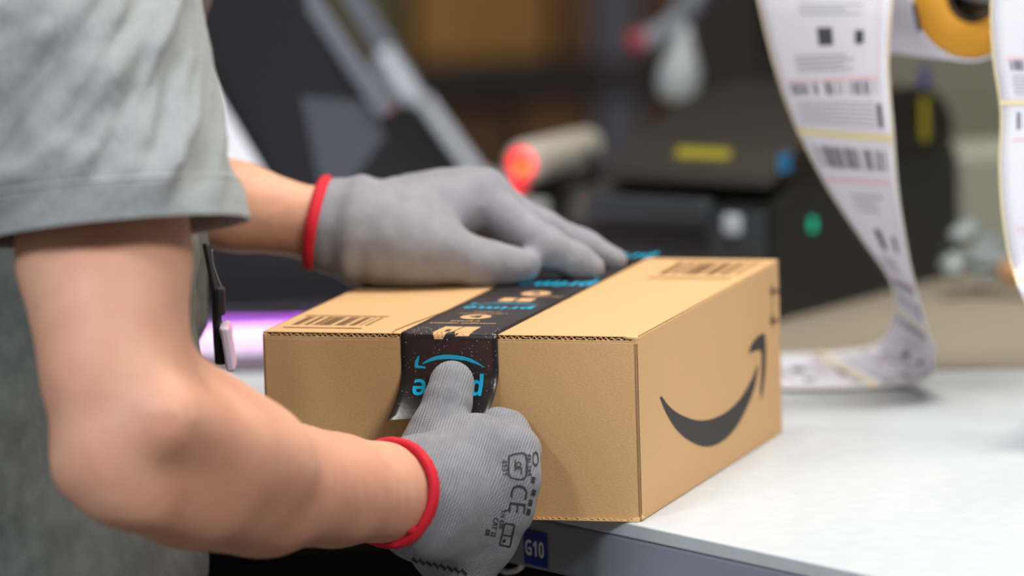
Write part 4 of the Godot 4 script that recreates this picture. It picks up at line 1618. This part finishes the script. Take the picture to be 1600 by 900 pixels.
	# left and right edge in the photograph, shelf, height, depth, colour, label
	for k: Array in [
		[430.0, 636.0, -0.052, 0.3, 0.45, M.carton_d, "olive brown carton on the upper rack shelf between the chute rails"],
		[648.0, 860.0, -0.052, 0.34, 0.4, M.carton_a, "amber brown carton on the upper rack shelf right of the chute rails"],
		[872.0, 920.0, -0.052, 0.26, 0.3, M.carton_b, "narrow mid brown carton on the upper rack shelf left of the grey upright"],
		[1010.0, 1090.0, -0.052, 0.3, 0.4, M.carton_c, "dark brown carton on the upper rack shelf right of the grey upright"],
		[560.0, 800.0, -0.40, 0.305, 0.4, M.carton_c, "dark reddish carton on the lower rack shelf behind the glowing scanner"],
		[812.0, 920.0, -0.40, 0.31, 0.45, M.carton_b, "mid brown carton on the lower rack shelf above the scanner"],
		[1012.0, 1180.0, -0.40, 0.305, 0.4, M.carton_e, "brown carton on the lower rack shelf behind the printer lid"]]:
		var x0 := at(k[0], 100, 6.95).x
		var x1 := at(k[1], 100, 6.95).x
		tag(place("carton", rounded_box(Vector3(x1 - x0, k[3], k[4]), 0.006, 2), k[5], null, Transform3D(Basis(), Vector3((x0 + x1) * 0.5, k[2] + k[3] * 0.5 + 0.001, -2.9 - k[4] * 0.5))), k[6], "carton", "cartons on the storage rack")

	# right: olive board, grey bin, crumpled bag, tan cloth
	tag(place("olive_panel", slab(Vector3(0.185, 0.0, -1.18), Vector3(0.62, 0.36, -1.165)), M.panel_olive), "olive grey upright board at the back of the bench on the right", "board")
	var bp := on_height(1545, 430, 0.002)
	tag(place("grey_bin", rounded_box(Vector3(0.075, 0.085, 0.07), 0.01), M.bin_grey, null, Transform3D(Basis(Vector3.UP, 0.3), Vector3(bp.x + 0.005, 0.0445, bp.z - 0.06))), "pale grey plastic bin on the bench right of the printer", "bin")
	var bag := Flesh.new()
	var nz := FastNoiseLite.new()
	nz.seed = 3
	nz.frequency = 26.0
	nz.fractal_type = FastNoiseLite.FRACTAL_RIDGED
	nz.fractal_octaves = 3
	chain(bag, [Vector4(1492, 372, 4.93, 16), Vector4(1520, 352, 4.94, 14), Vector4(1552, 376, 4.93, 20)], 0.008)
	chain(bag, [Vector4(1490, 402, 4.91, 20), Vector4(1556, 408, 4.92, 22)], 0.008)
	chain(bag, [Vector4(1496, 432, 4.9, 18), Vector4(1560, 436, 4.91, 18)], 0.008)
	bag.wrinkle = func(p: Vector3) -> float: return nz.get_noise_3d(p.x, p.y * 1.6, p.z) * 0.010
	bag.cuts.append([Vector3(0, 0.003, 0), Vector3.DOWN])
	tag(place("crumpled_bag", bag.mesh(0.003), M.bag_film), "crumpled translucent plastic bag on the bench beside the printer", "bag")
	var cl := Flesh.new()
	chain(cl, [Vector4(1580, 425, 4.9, 22), Vector4(1640, 432, 4.9, 26)], 0.02)
	cl.cuts.append([Vector3(0, 0.003, 0), Vector3.DOWN])
	tag(place("tan_cloth", cl.mesh(0.004), M.cloth_tan), "small tan bundle on the bench behind the right label strip", "cloth")
